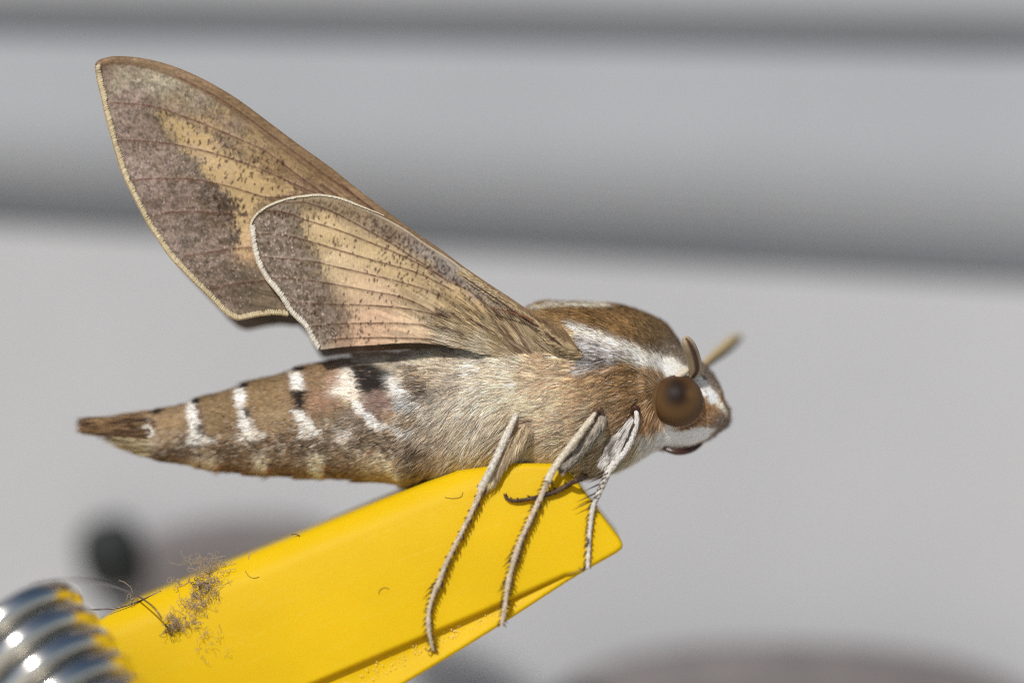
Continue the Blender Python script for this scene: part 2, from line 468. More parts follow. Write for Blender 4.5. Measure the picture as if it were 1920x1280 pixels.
# clumped light and dark hair
cl = fbm((X * .8 + Y * .6) / 26, (Y * .8 - X * .6) / 9, 4) - .5
C = C * (1 + 1.15 * cl * np.clip((X - 700) / 120, 0, 1) * np.clip((1240 - X) / 60, 0, 1))[..., None]
W = (236, 230, 220); K = (20, 17, 18)
marks = [
 ([(262,782),(279,785),(284,796),(294,812),(288,818),(272,818),(270,800)], W, 3),
 ([(283,785),(296,786),(298,800),(288,800)], (88,58,42), 3),
 ([(354,752),(371,752),(379,786),(378,800),(392,815),(412,826),(396,832),(366,834),(356,830),(362,800),(354,776)], W, 4),
 ([(371,757),(380,760),(386,780),(380,788)], (96,68,48), 3),
 ([(371,792),(384,794),(393,812),(388,816),(373,806)], (58,45,38), 3),
 ([(444,726),(461,727),(467,752),(461,764),(470,780),(480,798),(498,812),(470,816),(452,800),(456,776),(446,756)], W, 4),
 ([(457,764),(472,767),(476,782),(464,780)], (62,58,54), 3),
 ([(450,812),(485,806),(505,815),(482,827),(452,826)], (240,228,210), 4),
 ([(547,697),(571,697),(575,730),(553,731)], W, 4),
 ([(552,732),(576,732),(577,770),(557,766)], K, 4),
 ([(552,768),(574,772),(586,788),(606,806),(600,818),(566,818),(568,796)], W, 5),
 ([(622,715),(632,700),(655,686),(668,690),(676,715),(680,742),(676,762),(660,752),(640,742),(620,738)], (236,222,204), 9),
 ([(668,746),(684,756),(700,776),(716,786),(734,802),(706,806),(690,790),(672,768)], (242,238,232), 4),
 ([(658,680),(704,680),(740,700),(730,730),(704,738),(680,734),(668,706)], K, 5),
 ([(700,770),(710,772),(722,792),(712,790)], (92,52,30), 3),
 ([(728,706),(752,712),(785,738),(808,764),(790,770),(760,748),(735,734)], (228,222,214), 9),
 ([(784,716),(815,722),(846,722),(836,736),(800,738)], (66,56,46), 8),
 ([(690,738),(720,735),(744,748),(740,770),(716,778),(700,770)], (130,100,88), 8),
 ([(745,752),(778,748),(784,762),(752,768)], (140,142,146), 7),
 ([(756,790),(774,788),(772,798),(757,800)], (52,42,36), 4),
 ([(742,790),(755,783),(752,800),(770,806),(782,795),(786,806),(760,815),(740,806)], (214,208,204), 5),
 ([(640,806),(665,800),(668,815),(650,832),(630,825)], (214,202,188), 6),
 ([(620,700),(640,690),(640,720),(612,735)], (168,128,98), 9),
 ([(396,856),(414,858),(412,876),(396,872)], (212,190,160), 6),
 ([(478,852),(506,848),(508,886),(488,888)], (216,196,168), 7),
 ([(580,848),(612,850),(610,896),(590,896)], (226,212,186), 7),
 ([(650,838),(720,850),(760,880),(772,904),(740,906),(722,880),(690,860)], (212,190,156), 9),
 ([(412,868),(422,870),(422,884),(412,882)], (150,92,50), 4),
 ([(506,872),(514,874),(514,892),(505,890)], (150,92,50), 4),
 ([(610,872),(620,874),(620,896),(610,896)], (160,106,66), 5),
 # thorax marks
 ([(1000,572),(1040,568),(1130,566),(1160,574),(1130,578),(1060,576),(1010,580)], (212,200,178), 3),
 ([(1068,604),(1090,610),(1130,624),(1186,646),(1232,670),(1288,692),(1288,704),(1258,708),(1236,700),(1200,688),(1150,668),(1096,650),(1092,630)], (228,220,206), 7),
 ([(1092,634),(1130,642),(1190,666),(1164,680),(1120,692),(1094,694)], (158,150,146), 7),
 ([(1236,668),(1262,672),(1290,690),(1290,702),(1262,706),(1238,692)], (242,236,226), 5),
 # head
 ([(1296,700),(1310,700),(1334,726),(1350,748),(1344,758),(1330,758),(1310,734),(1294,714)], (250,244,232), 3),
 ([(1344,752),(1354,758),(1364,772),(1362,778),(1350,768),(1342,760)], (228,218,200), 3),
 ([(1238,800),(1250,796),(1275,806),(1310,800),(1340,806),(1326,822),(1300,834),(1262,838),(1240,830)], (252,250,246), 4),
 ([(1242,834),(1262,840),(1300,836),(1330,820),(1334,826),(1290,850),(1240,850)], (84,58,44), 3),
 ([(1202,800),(1228,806),(1238,830),(1240,880),(1190,880),(1214,840)], (228,220,206), 9),
]
for (P, c, sft) in marks:
    m = poly_mask(X + wx * .55, Y + wy * .55, P, sft * .8)
    C = blend(C, m * 0.96, c)
gp = poly_mask(X, Y, [(1092,632),(1130,642),(1196,668),(1164,682),(1120,694),(1094,696)], 6)
C = blend(C, gp * np.clip((fbm(X / 9, Y / 2.6, 2, 3) - .50) * 9, 0, 1) * .85, (74, 66, 64))
C = blend(C, gp * np.clip((fbm(X / 8, Y / 2.4, 7, 3) - .58) * 9, 0, 1) * .8, (232, 226, 222))
C = C * (1 + .75 * np.clip((Y - 848) / 20, 0, 1) * np.clip((800 - X) / 60, 0, 1))[..., None]  # belly brightened in the colour to offset its shade
# yellow glitter inside the broad white band
gm = poly_mask(X, Y, [(638,735),(680,738),(680,765),(650,760)], 10) * (vn(X / 2.2, Y / 2.2, 8) > .55)
C = blend(C, gm * .55, (236, 206, 140))
# grey-violet speckle on the flanks
fl = poly_mask(X, Y, [(330,828),(450,815),(560,820),(640,790),(720,800),(860,815),(860,850),(740,866),(500,850),(360,850)], 16)
C = blend(C, fl * np.clip((fbm(X / 5.5, Y / 3.5, 9, 3) - .56) * 9, 0, 1) * .8, (62, 50, 42))
C = blend(C, fl * np.clip((fbm(X / 6.5, Y / 4.5, 11, 3) - .60) * 9, 0, 1) * .7, (208, 192, 172))
ab = np.clip((820 - X) / 80, 0, 1)
C = blend(C, ab * np.clip((fbm(X / 4.0, Y / 3.2, 3, 2) - .72) * 12, 0, 1) * .5, (182, 148, 128))
up = np.clip((800 - X) / 60, 0, 1)
C = C * (1 + up * .5 * (fbm(X / 16, Y / 5, 9, 3) - .5))[..., None]
ab2 = np.clip((800 - X) / 60, 0, 1) * np.clip((Y - 745 - (700 - X) * .12) / 50, 0.0, 1)
C = blend(C, ab2 * np.clip((fbm(X / 4.6, Y / 3.4, 6, 3) - .60) * 12, 0, 1) * .75, (56, 44, 36))
C = blend(C, ab2 * np.clip((fbm(X / 7.5, Y / 5.5, 2, 3) - .62) * 12, 0, 1) * .4, (222, 206, 184))
C = blend(C, ab2 * np.clip((fbm(X / 9, Y / 6, 12, 3) - .60) * 10, 0, 1) * .5, (168, 128, 84))
fl2 = poly_mask(X, Y, [(330,838),(720,848),(840,840),(760,906),(420,890)], 12)
C = blend(C, fl2 * np.clip((fbm(X / 5.0, Y / 3.6, 13, 3) - .63) * 12, 0, 1) * .7, (62, 48, 38))
th = poly_mask(X, Y, [(780,740),(900,690),(940,800),(860,860),(780,860)], 30)
C = blend(C, th * np.clip((fbm(X / 22, Y / 9, 6, 3) - .54) * 7, 0, 1) * .5, (110, 92, 78))
C = C * (0.9 + 0.2 * vn(X / 2.0, Y / 2.0, 7))[..., None]
body_cv.C = C
# black joints along the back
for (jx, jy) in ((372,748),(462,719),(571,688),(300,768)):
    for k in range(5):
        body_cv.stamp(jx + rng.normal(0, 6), jy + 2 + rng.normal(0, 2.5), -.25, 16, 6, (26, 22, 22), .85)

# ------------------------------------------------------------------ the moth: body mesh
top = catmull([(143,793),(170,786),(230,781),(290,768),(330,760),(372,746),(420,732),(462,717),(510,704),(571,686),(640,671),(720,663),(800,657),(880,643),(950,600),(1010,568),(1060,566),(1110,567),(1165,572),(1215,588),(1248,606),(1268,630),(1284,655),(1300,668),(1325,688),(1342,708),(1354,732),(1358,748),(1367,764),(1371,782)], 6)
bot = catmull([(143,802),(170,808),(220,813),(240,830),(262,846),(290,860),(350,871),(410,884),(422,884),(500,892),(516,892),(605,897),(620,897),(700,902),(750,908),(775,908),(820,896),(880,890),(950,888),(1010,890),(1070,892),(1130,886),(1180,868),(1215,850),(1234,842),(1250,842),(1285,842),(1320,828),(1345,812),(1362,800),(1371,784)], 6)
halfw = np.array([(143,7),(200,12),(240,24),(300,44),(400,68),(500,86),(600,102),(700,116),(800,128),(900,138),(1000,146),(1100,150),(1170,138),(1215,115),(1240,92),(1280,82),(1320,72),(1350,52),(1366,26),(1371,6)], float)
def prof(px):
    t = np.interp(px, top[:, 0], top[:, 1]); b = np.interp(px, bot[:, 0], bot[:, 1]); w = np.interp(px, halfw[:, 0], halfw[:, 1])
    return t, b, w / 100
RINGS = np.array([262, 300, 372, 462, 560, 668, 780], float)
def body_pt(px, phi):
    """phi 0 = side facing the lens, +90 deg = back, -90 deg = belly"""
    t, b, w = prof(px)
    c = (t + b) / 2; h = (b - t) / 2
    # every abdominal ring flares at its rear edge and overlaps the next one
    k = np.clip(np.searchsorted(RINGS, px, side='right') - 1, 0, len(RINGS) - 2)
    fr = np.clip((px - RINGS[k]) / (RINGS[k + 1] - RINGS[k]), 0, 1)
    fl_ = 1 + np.where((px > RINGS[0]) & (px < RINGS[-1]), .035 * (1 - fr) ** 2.0 - .012, 0)
    h = h * fl_; w = w * fl_
    sg = np.sign(np.sin(phi)) * np.abs(np.sin(phi)) ** 1.0
    lump = 1 + 0.05 * (fbm(px / 40, phi * 2.2, 10, 3) - .5)
    cs = np.cos(phi); y = -w * np.sign(cs) * np.abs(cs) ** .78 * lump
    py = c - h * sg
    # the pixel outline is where the middle plane shows; nearer points stay inside it
    return px, py, y
def seen(px, py, y):
    k = 1 + y / D
    return 960 + (px - 960) / k, 640 + (py - 640) / k
pxs = np.concatenate([np.arange(196, 1371, 2.0), [1371]])
ns = 150
phis = np.linspace(-np.pi, np.pi, ns, endpoint=False)
PX, PH = np.meshgrid(pxs, phis, indexing='ij')
a, py, y = body_pt(PX, PH)
V = np.stack([(a - 960) / 100, y, (640 - py) / 100], -1)
n0 = len(pxs)
i = np.arange(n0 - 1)[:, None] * ns; j = np.arange(ns)[None]; j2 = (j + 1) % ns
Q = np.stack([i + j, i + j2, i + ns + j2, i + ns + j], -1).reshape(-1, 4)
cols = body_cv.at(*seen(a.ravel(), py.ravel(), np.minimum(y.ravel(), 0))) * .72
body = new_mesh('body', V.reshape(-1, 3), [Q, np.stack([np.zeros(ns - 2, int), np.arange(1, ns - 1), np.arange(2, ns)], -1),
        np.stack([np.full(ns - 2, (n0 - 1) * ns), (n0 - 1) * ns + np.arange(2, ns), (n0 - 1) * ns + np.arange(1, ns - 1)], -1)], M['skin'], moth, cols)

def body_surf(px, phi):
    e = 0.5; f = 0.01
    def w(p, h):
        a, py, y = body_pt(p, h); return np.stack([(a - 960) / 100, y, (640 - py) / 100], -1)
    P = w(px, phi); dx = w(px + e, phi) - w(px - e, phi); dp = w(px, phi + f) - w(px, phi - f)
    n = np.cross(dx, dp); n /= np.linalg.norm(n, axis=1, keepdims=True) + 1e-9
    cx = np.stack([P[:, 0] * 0, P[:, 1], P[:, 2] - (640 - (prof(px)[0] + prof(px)[1]) / 2) / 100], -1)
    n *= np.sign((n * cx).sum(1))[:, None]
    return P, n

# which way hair lies: (px, py, dx, dy) in photograph pixels
flow = np.array([(160,797,-1,.02),(300,790,-1,.12),(400,790,-1,.15),(500,770,-1,.12),(620,740,-1,.12),(700,720,-1,.1),(700,800,-1,.22),
(450,870,-1,.1),(600,880,-1,.1),(740,890,-1,.15),(780,730,-1,.25),(800,700,-1,-.05),(850,680,-1,-.1),(920,690,-1,-.05),(980,680,-1,-.35),(1000,700,-1,-.1),
(820,780,-1,.7),(880,740,-1,.55),(880,800,-1,1.0),(840,850,-1,.75),(920,860,-1,.9),(800,870,-1,.45),(940,760,-1,.65),(980,740,-1,.35),
(1000,790,-1,-.1),(1050,800,-1,.05),(1040,840,-1,.3),(980,830,-1,.5),(1000,870,-1,.45),(1060,870,-1,.4),(1050,740,-1,.1),(1000,720,-1,.25),
(1060,690,-1,.05),(1060,650,-1,-.2),(1120,700,-1,.1),(1180,720,-1,.1),(1100,760,-1,.05),(1170,770,-1,.45),(1200,800,-.6,1),(1220,850,-.45,1),(1170,860,-1,.7),(1120,870,-1,.5),(1120,820,-1,.5),
(1100,600,-1,-.15),(1180,620,-1,-.2),(1240,640,-.9,-.45),(1140,650,-1,-.25),(1200,670,-1,-.45),(1260,690,-.8,-.75),(1280,690,-.3,-1),(1100,660,-1,-.05),
(1330,720,-.7,-.6),(1330,760,.5,-.6),(1350,790,.6,.2),(1300,790,.8,.5),(1260,820,-.2,1),(1300,820,.5,.7),(1020,572,-1,.0)], float)
def flow_at(px, py):
    num = np.zeros((len(px), 2)); 
    for (sx, sy, dx, dy) in flow:
        w = 1 / (((px - sx) ** 2 + (py - sy) ** 2) / 900 + .1) ** 2
        L = math.hypot(dx, dy); num[:, 0] += w * dx / L; num[:, 1] += w * dy / L
    return num / (np.linalg.norm(num, axis=1, keepdims=True) + 1e-9)

def grow(name, n, xr, phr, length, width, lift, jit, colscale=1.0, colvar=.16, dark=.0, seg=3, keep=None, roll=.35, lenvar=.35, rootoff=0.0, rootc=.82):
    px = rng.uniform(xr[0], xr[1], n * 2)
    t, b, w = prof(px)
    acc = rng.random(n * 2) < (b - t + 20) / 340           # even cover over the surface
    px = px[acc][:n]; n = len(px)
    phi = rng.uniform(phr[0], phr[1], n)
    a, py, y = body_pt(px, phi)
    k = np.ones(n, bool)
    if keep is not None:
        k = keep(*seen(px, py, np.minimum(y, 0)))
        px, phi, py, y = px[k], phi[k], py[k], y[k]; n = len(px)
    P, N = body_surf(px, phi)
    px, py = seen(px, py, np.minimum(y, 0))
    f = flow_at(px, py)
    ang = rng.normal(0, jit, n) + (fbm(px / 34, py / 26, 12, 2) - .5) * .95 * min(1, jit / .12) + (fbm(px / 11, py / 7, 8, 2) - .5) * .9 * min(1, jit / .12)
    fx = f[:, 0] * np.cos(ang) - f[:, 1] * np.sin(ang); fy = f[:, 0] * np.sin(ang) + f[:, 1] * np.cos(ang)
    d = np.stack([fx, np.zeros(n), -fy], -1)
    d = d - N * (d * N).sum(1)[:, None]
    d += 1e-4
    L = (length(px, py) if callable(length) else np.full(n, float(length))) / 100 * (1 + lenvar * (rng.random(n) - .6) * 1.6)
    Wd = width / 100 * (0.75 + .5 * rng.random(n))
    col = body_cv.at(px + f[:, 0] * 2, py + f[:, 1] * 2) * colscale * np.exp(rng.normal(-.03, colvar, n))[:, None]
    gr_ = col.mean(1, keepdims=True); mixg = np.where(px < 800, .24, .11)[:, None]; col = col * (1 - mixg) + gr_ * mixg
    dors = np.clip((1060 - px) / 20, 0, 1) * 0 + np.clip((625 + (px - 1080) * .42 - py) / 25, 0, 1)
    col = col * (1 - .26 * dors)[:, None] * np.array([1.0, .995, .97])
    cream_fur = np.clip((px - 800) / 60, 0, 1) * np.clip((1120 - px) / 60, 0, 1) * np.clip((py - 655) / 30, 0, 1)  # paler, creamier hair on the thorax flank
    col = col * (1 + .22 * cream_fur)[:, None]
    col = col * (1 - .24 * cream_fur[:, None]) + lin((232, 220, 204)) * (.24 * cream_fur[:, None]) * np.exp(rng.normal(0, .25, n))[:, None]
    if dark:
        wh = rng.random(n) < .10 * (py > 650) * (px > 740)
        col[wh] = col[wh] * .5 + lin((240, 234, 224)) * .5
        dk = rng.random(n) < dark
        col[dk] *= rng.uniform(.25, .6, dk.sum())[:, None]
    hue = rng.normal(0, .04, n); col[:, 0] *= 1 + hue; col[:, 2] *= 1 - hue
    col = np.clip(col, .003, .92)
    bend = np.stack([np.zeros(n), np.zeros(n), rng.normal(-.06, .10, n)], -1)
    return strands(name, P + N * rootoff, d, N, L, Wd, col, M['fur'], moth, seg=seg, lift=lift, bend=bend, roll=roll, rootc=rootc)

near = (-1.5, 1.62)
in_eye = lambda px, py: (px - 1269) ** 2 + (py - 751) ** 2 > 46 ** 2
g = grow('abdomen_scales', 60000, (196, 840), near, 13, 2.0,   .045, .05, 1.14, .15, .06, seg=2, roll=.16)
thorax_len = lambda px, py: np.interp(px, [740, 800, 900, 1100, 1200, 1245], [16, 30, 46, 44, 30, 18]) * np.interp(py, [560, 600, 660, 720], [.42, .42, .6, 1.0])
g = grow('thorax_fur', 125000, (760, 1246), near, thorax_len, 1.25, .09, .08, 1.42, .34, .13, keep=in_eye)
g = grow('head_fur', 30000, (1228, 1369), near, 7, 1.5, .12, .14, 1.4, .12, .02, seg=2, keep=in_eye)
far = grow('far_side_fur', 16000, (160, 1365), (1.6, 4.7), 22, 3.0, .08, .14, 1.05, .12)
# sparse longer dark hairs over the flank
g = grow('guard_hair', 5000, (780, 1200), (-1.3, .9), lambda a, b: 42 + 0 * a, 1.2, .16, .16, .62, .3, keep=lambda a, b: b > 670)
# tail tuft
n = 2600
px = 197 + 95 * rng.random(n) ** 1.6; ph = rng.uniform(-np.pi, np.pi, n)
_, pyy, _ = body_pt(px, ph)
P, N = body_surf(px, ph)
d = np.stack([-np.ones(n), rng.normal(0, .08, n), rng.normal(.0, .07, n) - .03 - .25 * (pyy - 797) / 60 * -1], -1)
col = np.where((fbm(px / 30, pyy / 4, 4, 2) > .5)[:, None], lin((138, 110, 78))[None], lin((92, 70, 52))[None]) * np.exp(rng.normal(0.15, .35, n))[:, None]
cl_ = (pyy > 822); col[cl_] = lin((196, 178, 142)) * np.exp(rng.normal(0, .15, cl_.sum()))[:, None]
strands('tail_tuft', P, d, N, rng.uniform(.25, .62, n) * np.interp(px, [197, 240, 300], [1, 1, .8]), np.full(n, .020), col, M['fur'], moth, lift=.02)

# ------------------------------------------------------------------ eye, feelers, palps
def ball(px, py, y, r, ry=None, nu=48, nv=32, tilt=0):
    th = np.linspace(0, np.pi, nv + 1); ph = np.linspace(0, 2 * np.pi, nu, endpoint=False)
    T, Pp = np.meshgrid(th, ph, indexing='ij')
    ry = r if ry is None else ry
    c = U(px, py, y)
    v = np.stack([np.sin(T) * np.cos(Pp) * r / 100, -np.cos(T) * ry / 100, np.sin(T) * np.sin(Pp) * r / 100], -1)
    V = (v + c).reshape(-1, 3)
    i = np.arange(nv)[:, None] * nu; j = np.arange(nu)[None]; j2 = (j + 1) % nu
    Q = np.stack([i + j, i + j2, i + nu + j2, i + nu + j], -1).reshape(-1, 4)
    return V, Q, v.reshape(-1, 3)
def eye(side):
    V, Q, v = ball(1270, 751, -0.82, 48, 45, 96, 64)
    lx = v[:, 0] * 100; lz = v[:, 2] * 100
    r = np.hypot(lx + 3, (lz - 14) * np.where(lz > 14, .7, 1))  # dark pupil spot, stretched upward to paint in shade below the antenna
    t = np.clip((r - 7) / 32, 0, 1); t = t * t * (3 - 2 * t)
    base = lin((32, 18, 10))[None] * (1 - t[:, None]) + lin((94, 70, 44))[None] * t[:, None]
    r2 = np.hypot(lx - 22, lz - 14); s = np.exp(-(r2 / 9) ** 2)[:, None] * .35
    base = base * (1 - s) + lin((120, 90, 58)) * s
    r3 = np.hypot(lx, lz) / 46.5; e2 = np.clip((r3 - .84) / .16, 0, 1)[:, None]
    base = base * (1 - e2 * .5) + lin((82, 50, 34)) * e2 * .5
    if side < 0:
        V = V.copy(); V[:, 1] *= -1; Q = Q[:, ::-1]
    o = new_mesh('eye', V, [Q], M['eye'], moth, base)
    o['label'] = 'big brown compound eye with a dark spot'
    return o
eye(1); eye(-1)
# eye rim hair
n = 700
an = rng.uniform(0, 2 * np.pi, n)
rx = 1269 + 50 * np.cos(an); rz = 751 - 50 * np.sin(an)
root = U(rx, rz, -0.66 + rng.uniform(-.05, .05, n))
d = np.stack([-np.sin(an) * .5 + np.cos(an), np.full(n, -.5), np.sin(an) + np.cos(an) * .2], -1)
strands('eye_rim_hair', root, d, np.tile([0, -1., 0], (n, 1)) + d * .3, rng.uniform(.06, .13, n), np.full(n, .018), body_cv.at(rx, rz) * .9, M['fur'], moth, seg=2)

def tinted_tube(name, pts, colf, mat, parent, sides=16, n=8, flat=None):
    P, R, c = pathpx(pts, n)
    V, Qd, T = tube(P, R, sides, flat)
    k = len(P)
    ang = np.tile(np.linspace(0, 2 * np.pi, sides, endpoint=False), k)
    t = np.repeat(np.linspace(0, 1, k), sides)
    col = colf(t, ang)
    col = np.concatenate([col, col[:1], col[-1:]])
    return new_mesh(name, V, [Qd, T], mat, parent, col)
def two_tone(ca, cb, phase, sharp=3.0):
    def f(t, a):
        m = 1 / (1 + np.exp(-sharp * np.cos(a - phase)))
        return lin(ca)[None] * (1 - m[:, None]) + lin(cb)[None] * m[:, None]
    return f
tinted_tube('antenna', [(1297,706,-.84,7),(1301,699,-.88,10),(1303,689,-.96,12.5),(1301,676,-1.08,13.5),(1297,662,-1.22,13.5),(1292,649,-1.38,12.5),(1287,638,-1.5,9),(1284,632,-1.56,3)],
            lambda t, a: lin((170, 152, 124))[None] * (1 - np.exp(-((np.cos(a - 1.35) - 1) / .07) ** 2))[:, None] + lin((72, 34, 28))[None] * np.exp(-((np.cos(a - 1.35) - 1) / .07) ** 2)[:, None], M['antenna'], moth)
tinted_tube('antenna', [(1306,700,.45,6),(1322,684,.7,8),(1338,670,1.1,10),(1356,656,1.6,12),(1372,642,2.1,12),(1384,633,2.5,8),(1390,630,2.7,2)],
            two_tone((184, 160, 110), (66, 58, 54), 0.0, 4.0), M['antenna'], moth)
V, Q, v = ball(1279, 700, -.92, 11, 8, 24, 16)
V[:, 0] += (V[:, 2] - V[:, 2].mean()) * .8
new_mesh('antenna_base', V, [Q], M['antenna'], moth, np.tile(lin((196, 184, 164)), (len(V), 1)))
# coiled tongue seen as a thin dark arc below the cheek
tinted_tube('tongue', [(1238,834,-.35,2.5),(1250,842,-.42,4.5),(1268,847,-.45,5.5),(1286,846,-.42,5.5),(1302,841,-.35,4.5),(1316,832,-.25,2.5)],
            lambda t, a: np.tile(lin((74, 44, 32)), (len(t), 1)), M['shiny'], moth)

# ------------------------------------------------------------------ wings
FW = catmull([(178,122),(183,114),(196,109),(215,105.5),(250,107),(290,114),(330,126),(370,143),(410,164),(450,189),(500,226),(560,271),(620,314),(660,346),(700,377),(740,407),(780,436),(830,470),(870,500),(920,534),(960,560),(1000,588),(1040,616),(1072,640),(1092,660)], 5)
FWm = catmull([(430,592),(412,577),(395,558),(370,534),(345,508),(320,482),(298,450),(278,420),(262,390),(248,362),(234,333),(222,300),(212,265),(201,225),(192,185),(184,150),(180,124)], 5)
fw_poly = np.concatenate([FW, [(1085,690),(1010,700),(900,660),(760,636),(640,610),(540,591),(520,588),(490,590),(460,596),(446,598)], FWm])
HWt = catmull([(474,412),(486,398),(508,384),(540,373),(570,368),(600,367),(640,374),(680,390),(720,408),(760,430),(800,458),(850,490),(900,532),(950,572),(990,603),(1020,630)], 5)
HWm = catmull([(597,654),(585,636),(572,612),(558,598),(541,580),(527,557),(514,540),(502,526),(492,510),(482,490),(476,468),(472,445),(470,424)], 5)
HWb = catmull([(1024,690),(980,684),(930,668),(880,656),(840,648),(800,644),(760,643),(700,647),(640,651),(602,656)], 4)
hw_poly = np.concatenate([HWt, HWb, HWm])

fw_cv = Canvas(150, 90, 1110, 720); X, Y = fw_cv.X, fw_cv.Y
fs = [(190,140,(140,118,98)),(230,150,(152,138,114)),(300,150,(160,147,120)),(380,190,(156,140,110)),(450,240,(150,126,92)),(240,190,(146,124,106)),(280,212,(116,98,78)),(250,230,(142,122,106)),(320,212,(152,130,94)),
(280,260,(128,108,92)),(240,280,(146,126,110)),(300,300,(138,116,98)),(350,322,(118,100,78)),(270,330,(135,115,100)),(330,370,(122,102,88)),(300,370,(128,108,92)),(390,370,(110,92,72)),(360,440,(112,96,80)),(320,420,(128,110,94)),(415,400,(104,85,65)),(430,450,(95,78,58)),(400,500,(118,101,82)),(450,520,(113,97,78)),(450,570,(124,106,86)),(500,560,(135,115,90)),
(390,222,(165,138,95)),(470,262,(168,138,92)),(520,300,(158,128,84)),(560,322,(165,134,90)),(600,332,(156,124,80)),(610,360,(150,120,82)),(560,345,(150,118,86)),(650,380,(170,136,90)),(700,410,(158,126,82)),(800,470,(170,140,95)),(900,540,(178,150,104)),(1000,612,(180,152,112)),(1060,650,(190,166,126)),(600,420,(160,130,90)),(460,460,(205,165,120)),(450,430,(200,165,115))]
wx = (fbm(X / 14, Y / 14, 1) - .5) * 26 + (vn(X / 2.4, Y / 4.2, 2) - .5) * 20; wy = (fbm(X / 13, Y / 15, 5) - .5) * 22
C = interp_colors(X + wx * .6, Y + wy * .6, fs, 20)
rad = np.hypot(X - 1095, Y - 670); th_ = np.arctan2(Y - 670, X - 1095)
st = fbm(th_ * 95, rad / 60, 3, 3) - .5
C = C * (1 + 1.7 * st * np.clip((850 - rad) / 350, 0, 1))[..., None]
C = C * (1 + .5 * (fbm(X / 7, Y / 7, 7, 3) - .5) + .36 * (vn(X / 1.8, Y / 2.4, 9) - .5))[..., None]
yl = poly_mask(X + wx, Y + wy * .7, [(288,202),(326,220),(372,246),(420,276),(452,298),(492,320),(540,346),(566,362),(520,366),(490,372),(470,400),(462,440),(464,486),(446,470),(446,410),(434,374),(396,338),(362,304),(330,268),(310,240)], 9)
yl = np.clip((yl + 1.1 * (fbm(X / 4.5, Y / 8, 6, 3) - .5) - .5) * 3.5 + .5, 0, 1)
C = blend(C, yl * .90, (212, 178, 118))
C = C * (1 + yl * .14 * (fbm(X / 9, Y / 9, 13) - .5))[..., None]
# darker clouds near the yellow flash and the purple dusting of the outer field
C = blend(C, poly_mask(X + wx, Y + wy, [(395,262),(440,262),(470,300),(450,312),(420,292)], 8) * .45, (120, 98, 68))
C = blend(C, poly_mask(X + wx, Y + wy, [(262,196),(300,205),(330,262),(322,278),(290,232)], 9) * .6, (104, 92, 66))
C = blend(C, poly_mask(X + wx, Y + wy, [(330,270),(372,300),(400,345),(380,352),(345,310)], 8) * .6, (90, 80, 58))
C = blend(C, poly_mask(X + wx, Y + wy, [(395,350),(436,375),(446,440),(440,465),(420,430),(410,380)], 8) * .6, (80, 66, 50))
pale = (fbm(X / 16, Y / 12, 14) > .52) * np.clip((460 - X) / 60, 0, 1) * np.clip((Y - 170) / 30, 0, 1)
C = blend(C, pale * (vn(X / 2, Y / 2, 12)) * .45, (172, 150, 138))
zone = np.clip((480 - X) / 60, 0, 1) * (1 - yl)
C = C * (1 + zone * (1.1 * (fbm(X / 9, Y / 6, 5, 4) - .5) + .5 * (vn(X / 1.9, Y / 3.4, 11) - .5)))[..., None]
C = blend(C, zone * np.clip((fbm(X / 18, Y / 11, 8, 3) - .53) * 6, 0, 1) * .40, (172, 146, 130))
mt = np.clip((fbm(X / 10, Y / 8, 15, 4) - .50) * 5, 0, 1) * np.clip((560 - X) / 80, .25, 1) * (1 - yl * .8)
C = C * (1 - .20 * mt)[..., None]
mt = np.clip((fbm(X / 6, Y / 6, 3, 3) - .60) * 8, 0, 1) * (1 - yl)
C = C * (1 - .25 * mt)[..., None]
br = poly_mask(X + wx, Y + wy, [(470,300),(540,330),(620,372),(560,372),(520,352),(480,330)], 10)
C = blend(C, br * .6 * np.clip((fbm(X / 16, Y / 4, 4, 3) - .40) * 4, 0, 1), (106, 80, 56))
# costal edge and the line under it
dc, _, _ = seg_dist(X, Y, FW, closed=False)
wc = np.interp(X, [170, 250, 400, 600, 1000], [12, 15, 22, 26, 22])
m = 1 / (1 + np.exp((dc - wc) / 1.8)) * np.clip((X - 172) / 20, 0, 1)
C = blend(C, m * .88, (140, 110, 74))
C = blend(C, np.exp(-((dc - wc) / 2.2) ** 2) * .5, (112, 80, 52))
C = blend(C, np.clip(1 - dc / 5, 0, 1) * .4, (104, 76, 48))
C = C * (1 + m * .5 * (fbm(X / 11, Y / 3.5, 4) - .5) * 1.6)[..., None]
def veins(cv, X, Y, lst, col, w=1.5, a=.8, halo=(190, 160, 120)):
    w *= 1.2; a = min(.97, a * 1.15)
    H = np.zeros(X.shape)
    for v in lst:
        p = catmull(v, 5)
        x0, y0 = p.min(0) - 12; x1, y1 = p.max(0) + 12
        sel = (X > x0) & (X < x1) & (Y > y0) & (Y < y1)
        d, _, _ = seg_dist(X[sel], Y[sel], p, closed=False)
        br = .55 + .6 * vn(X[sel] / 6, Y[sel] / 6, 3)
        cc = cv[sel]
        mh = np.exp(-(d / (w * 3.0)) ** 2) * .14
        cc = blend(cc, mh, halo)
        cc = blend(cc, np.clip(np.exp(-(d / w) ** 2) * a * br, 0, .95), col)
        cv[sel] = cc
        H[sel] = np.maximum(H[sel], np.exp(-(d / 3.2) ** 2))
    return H
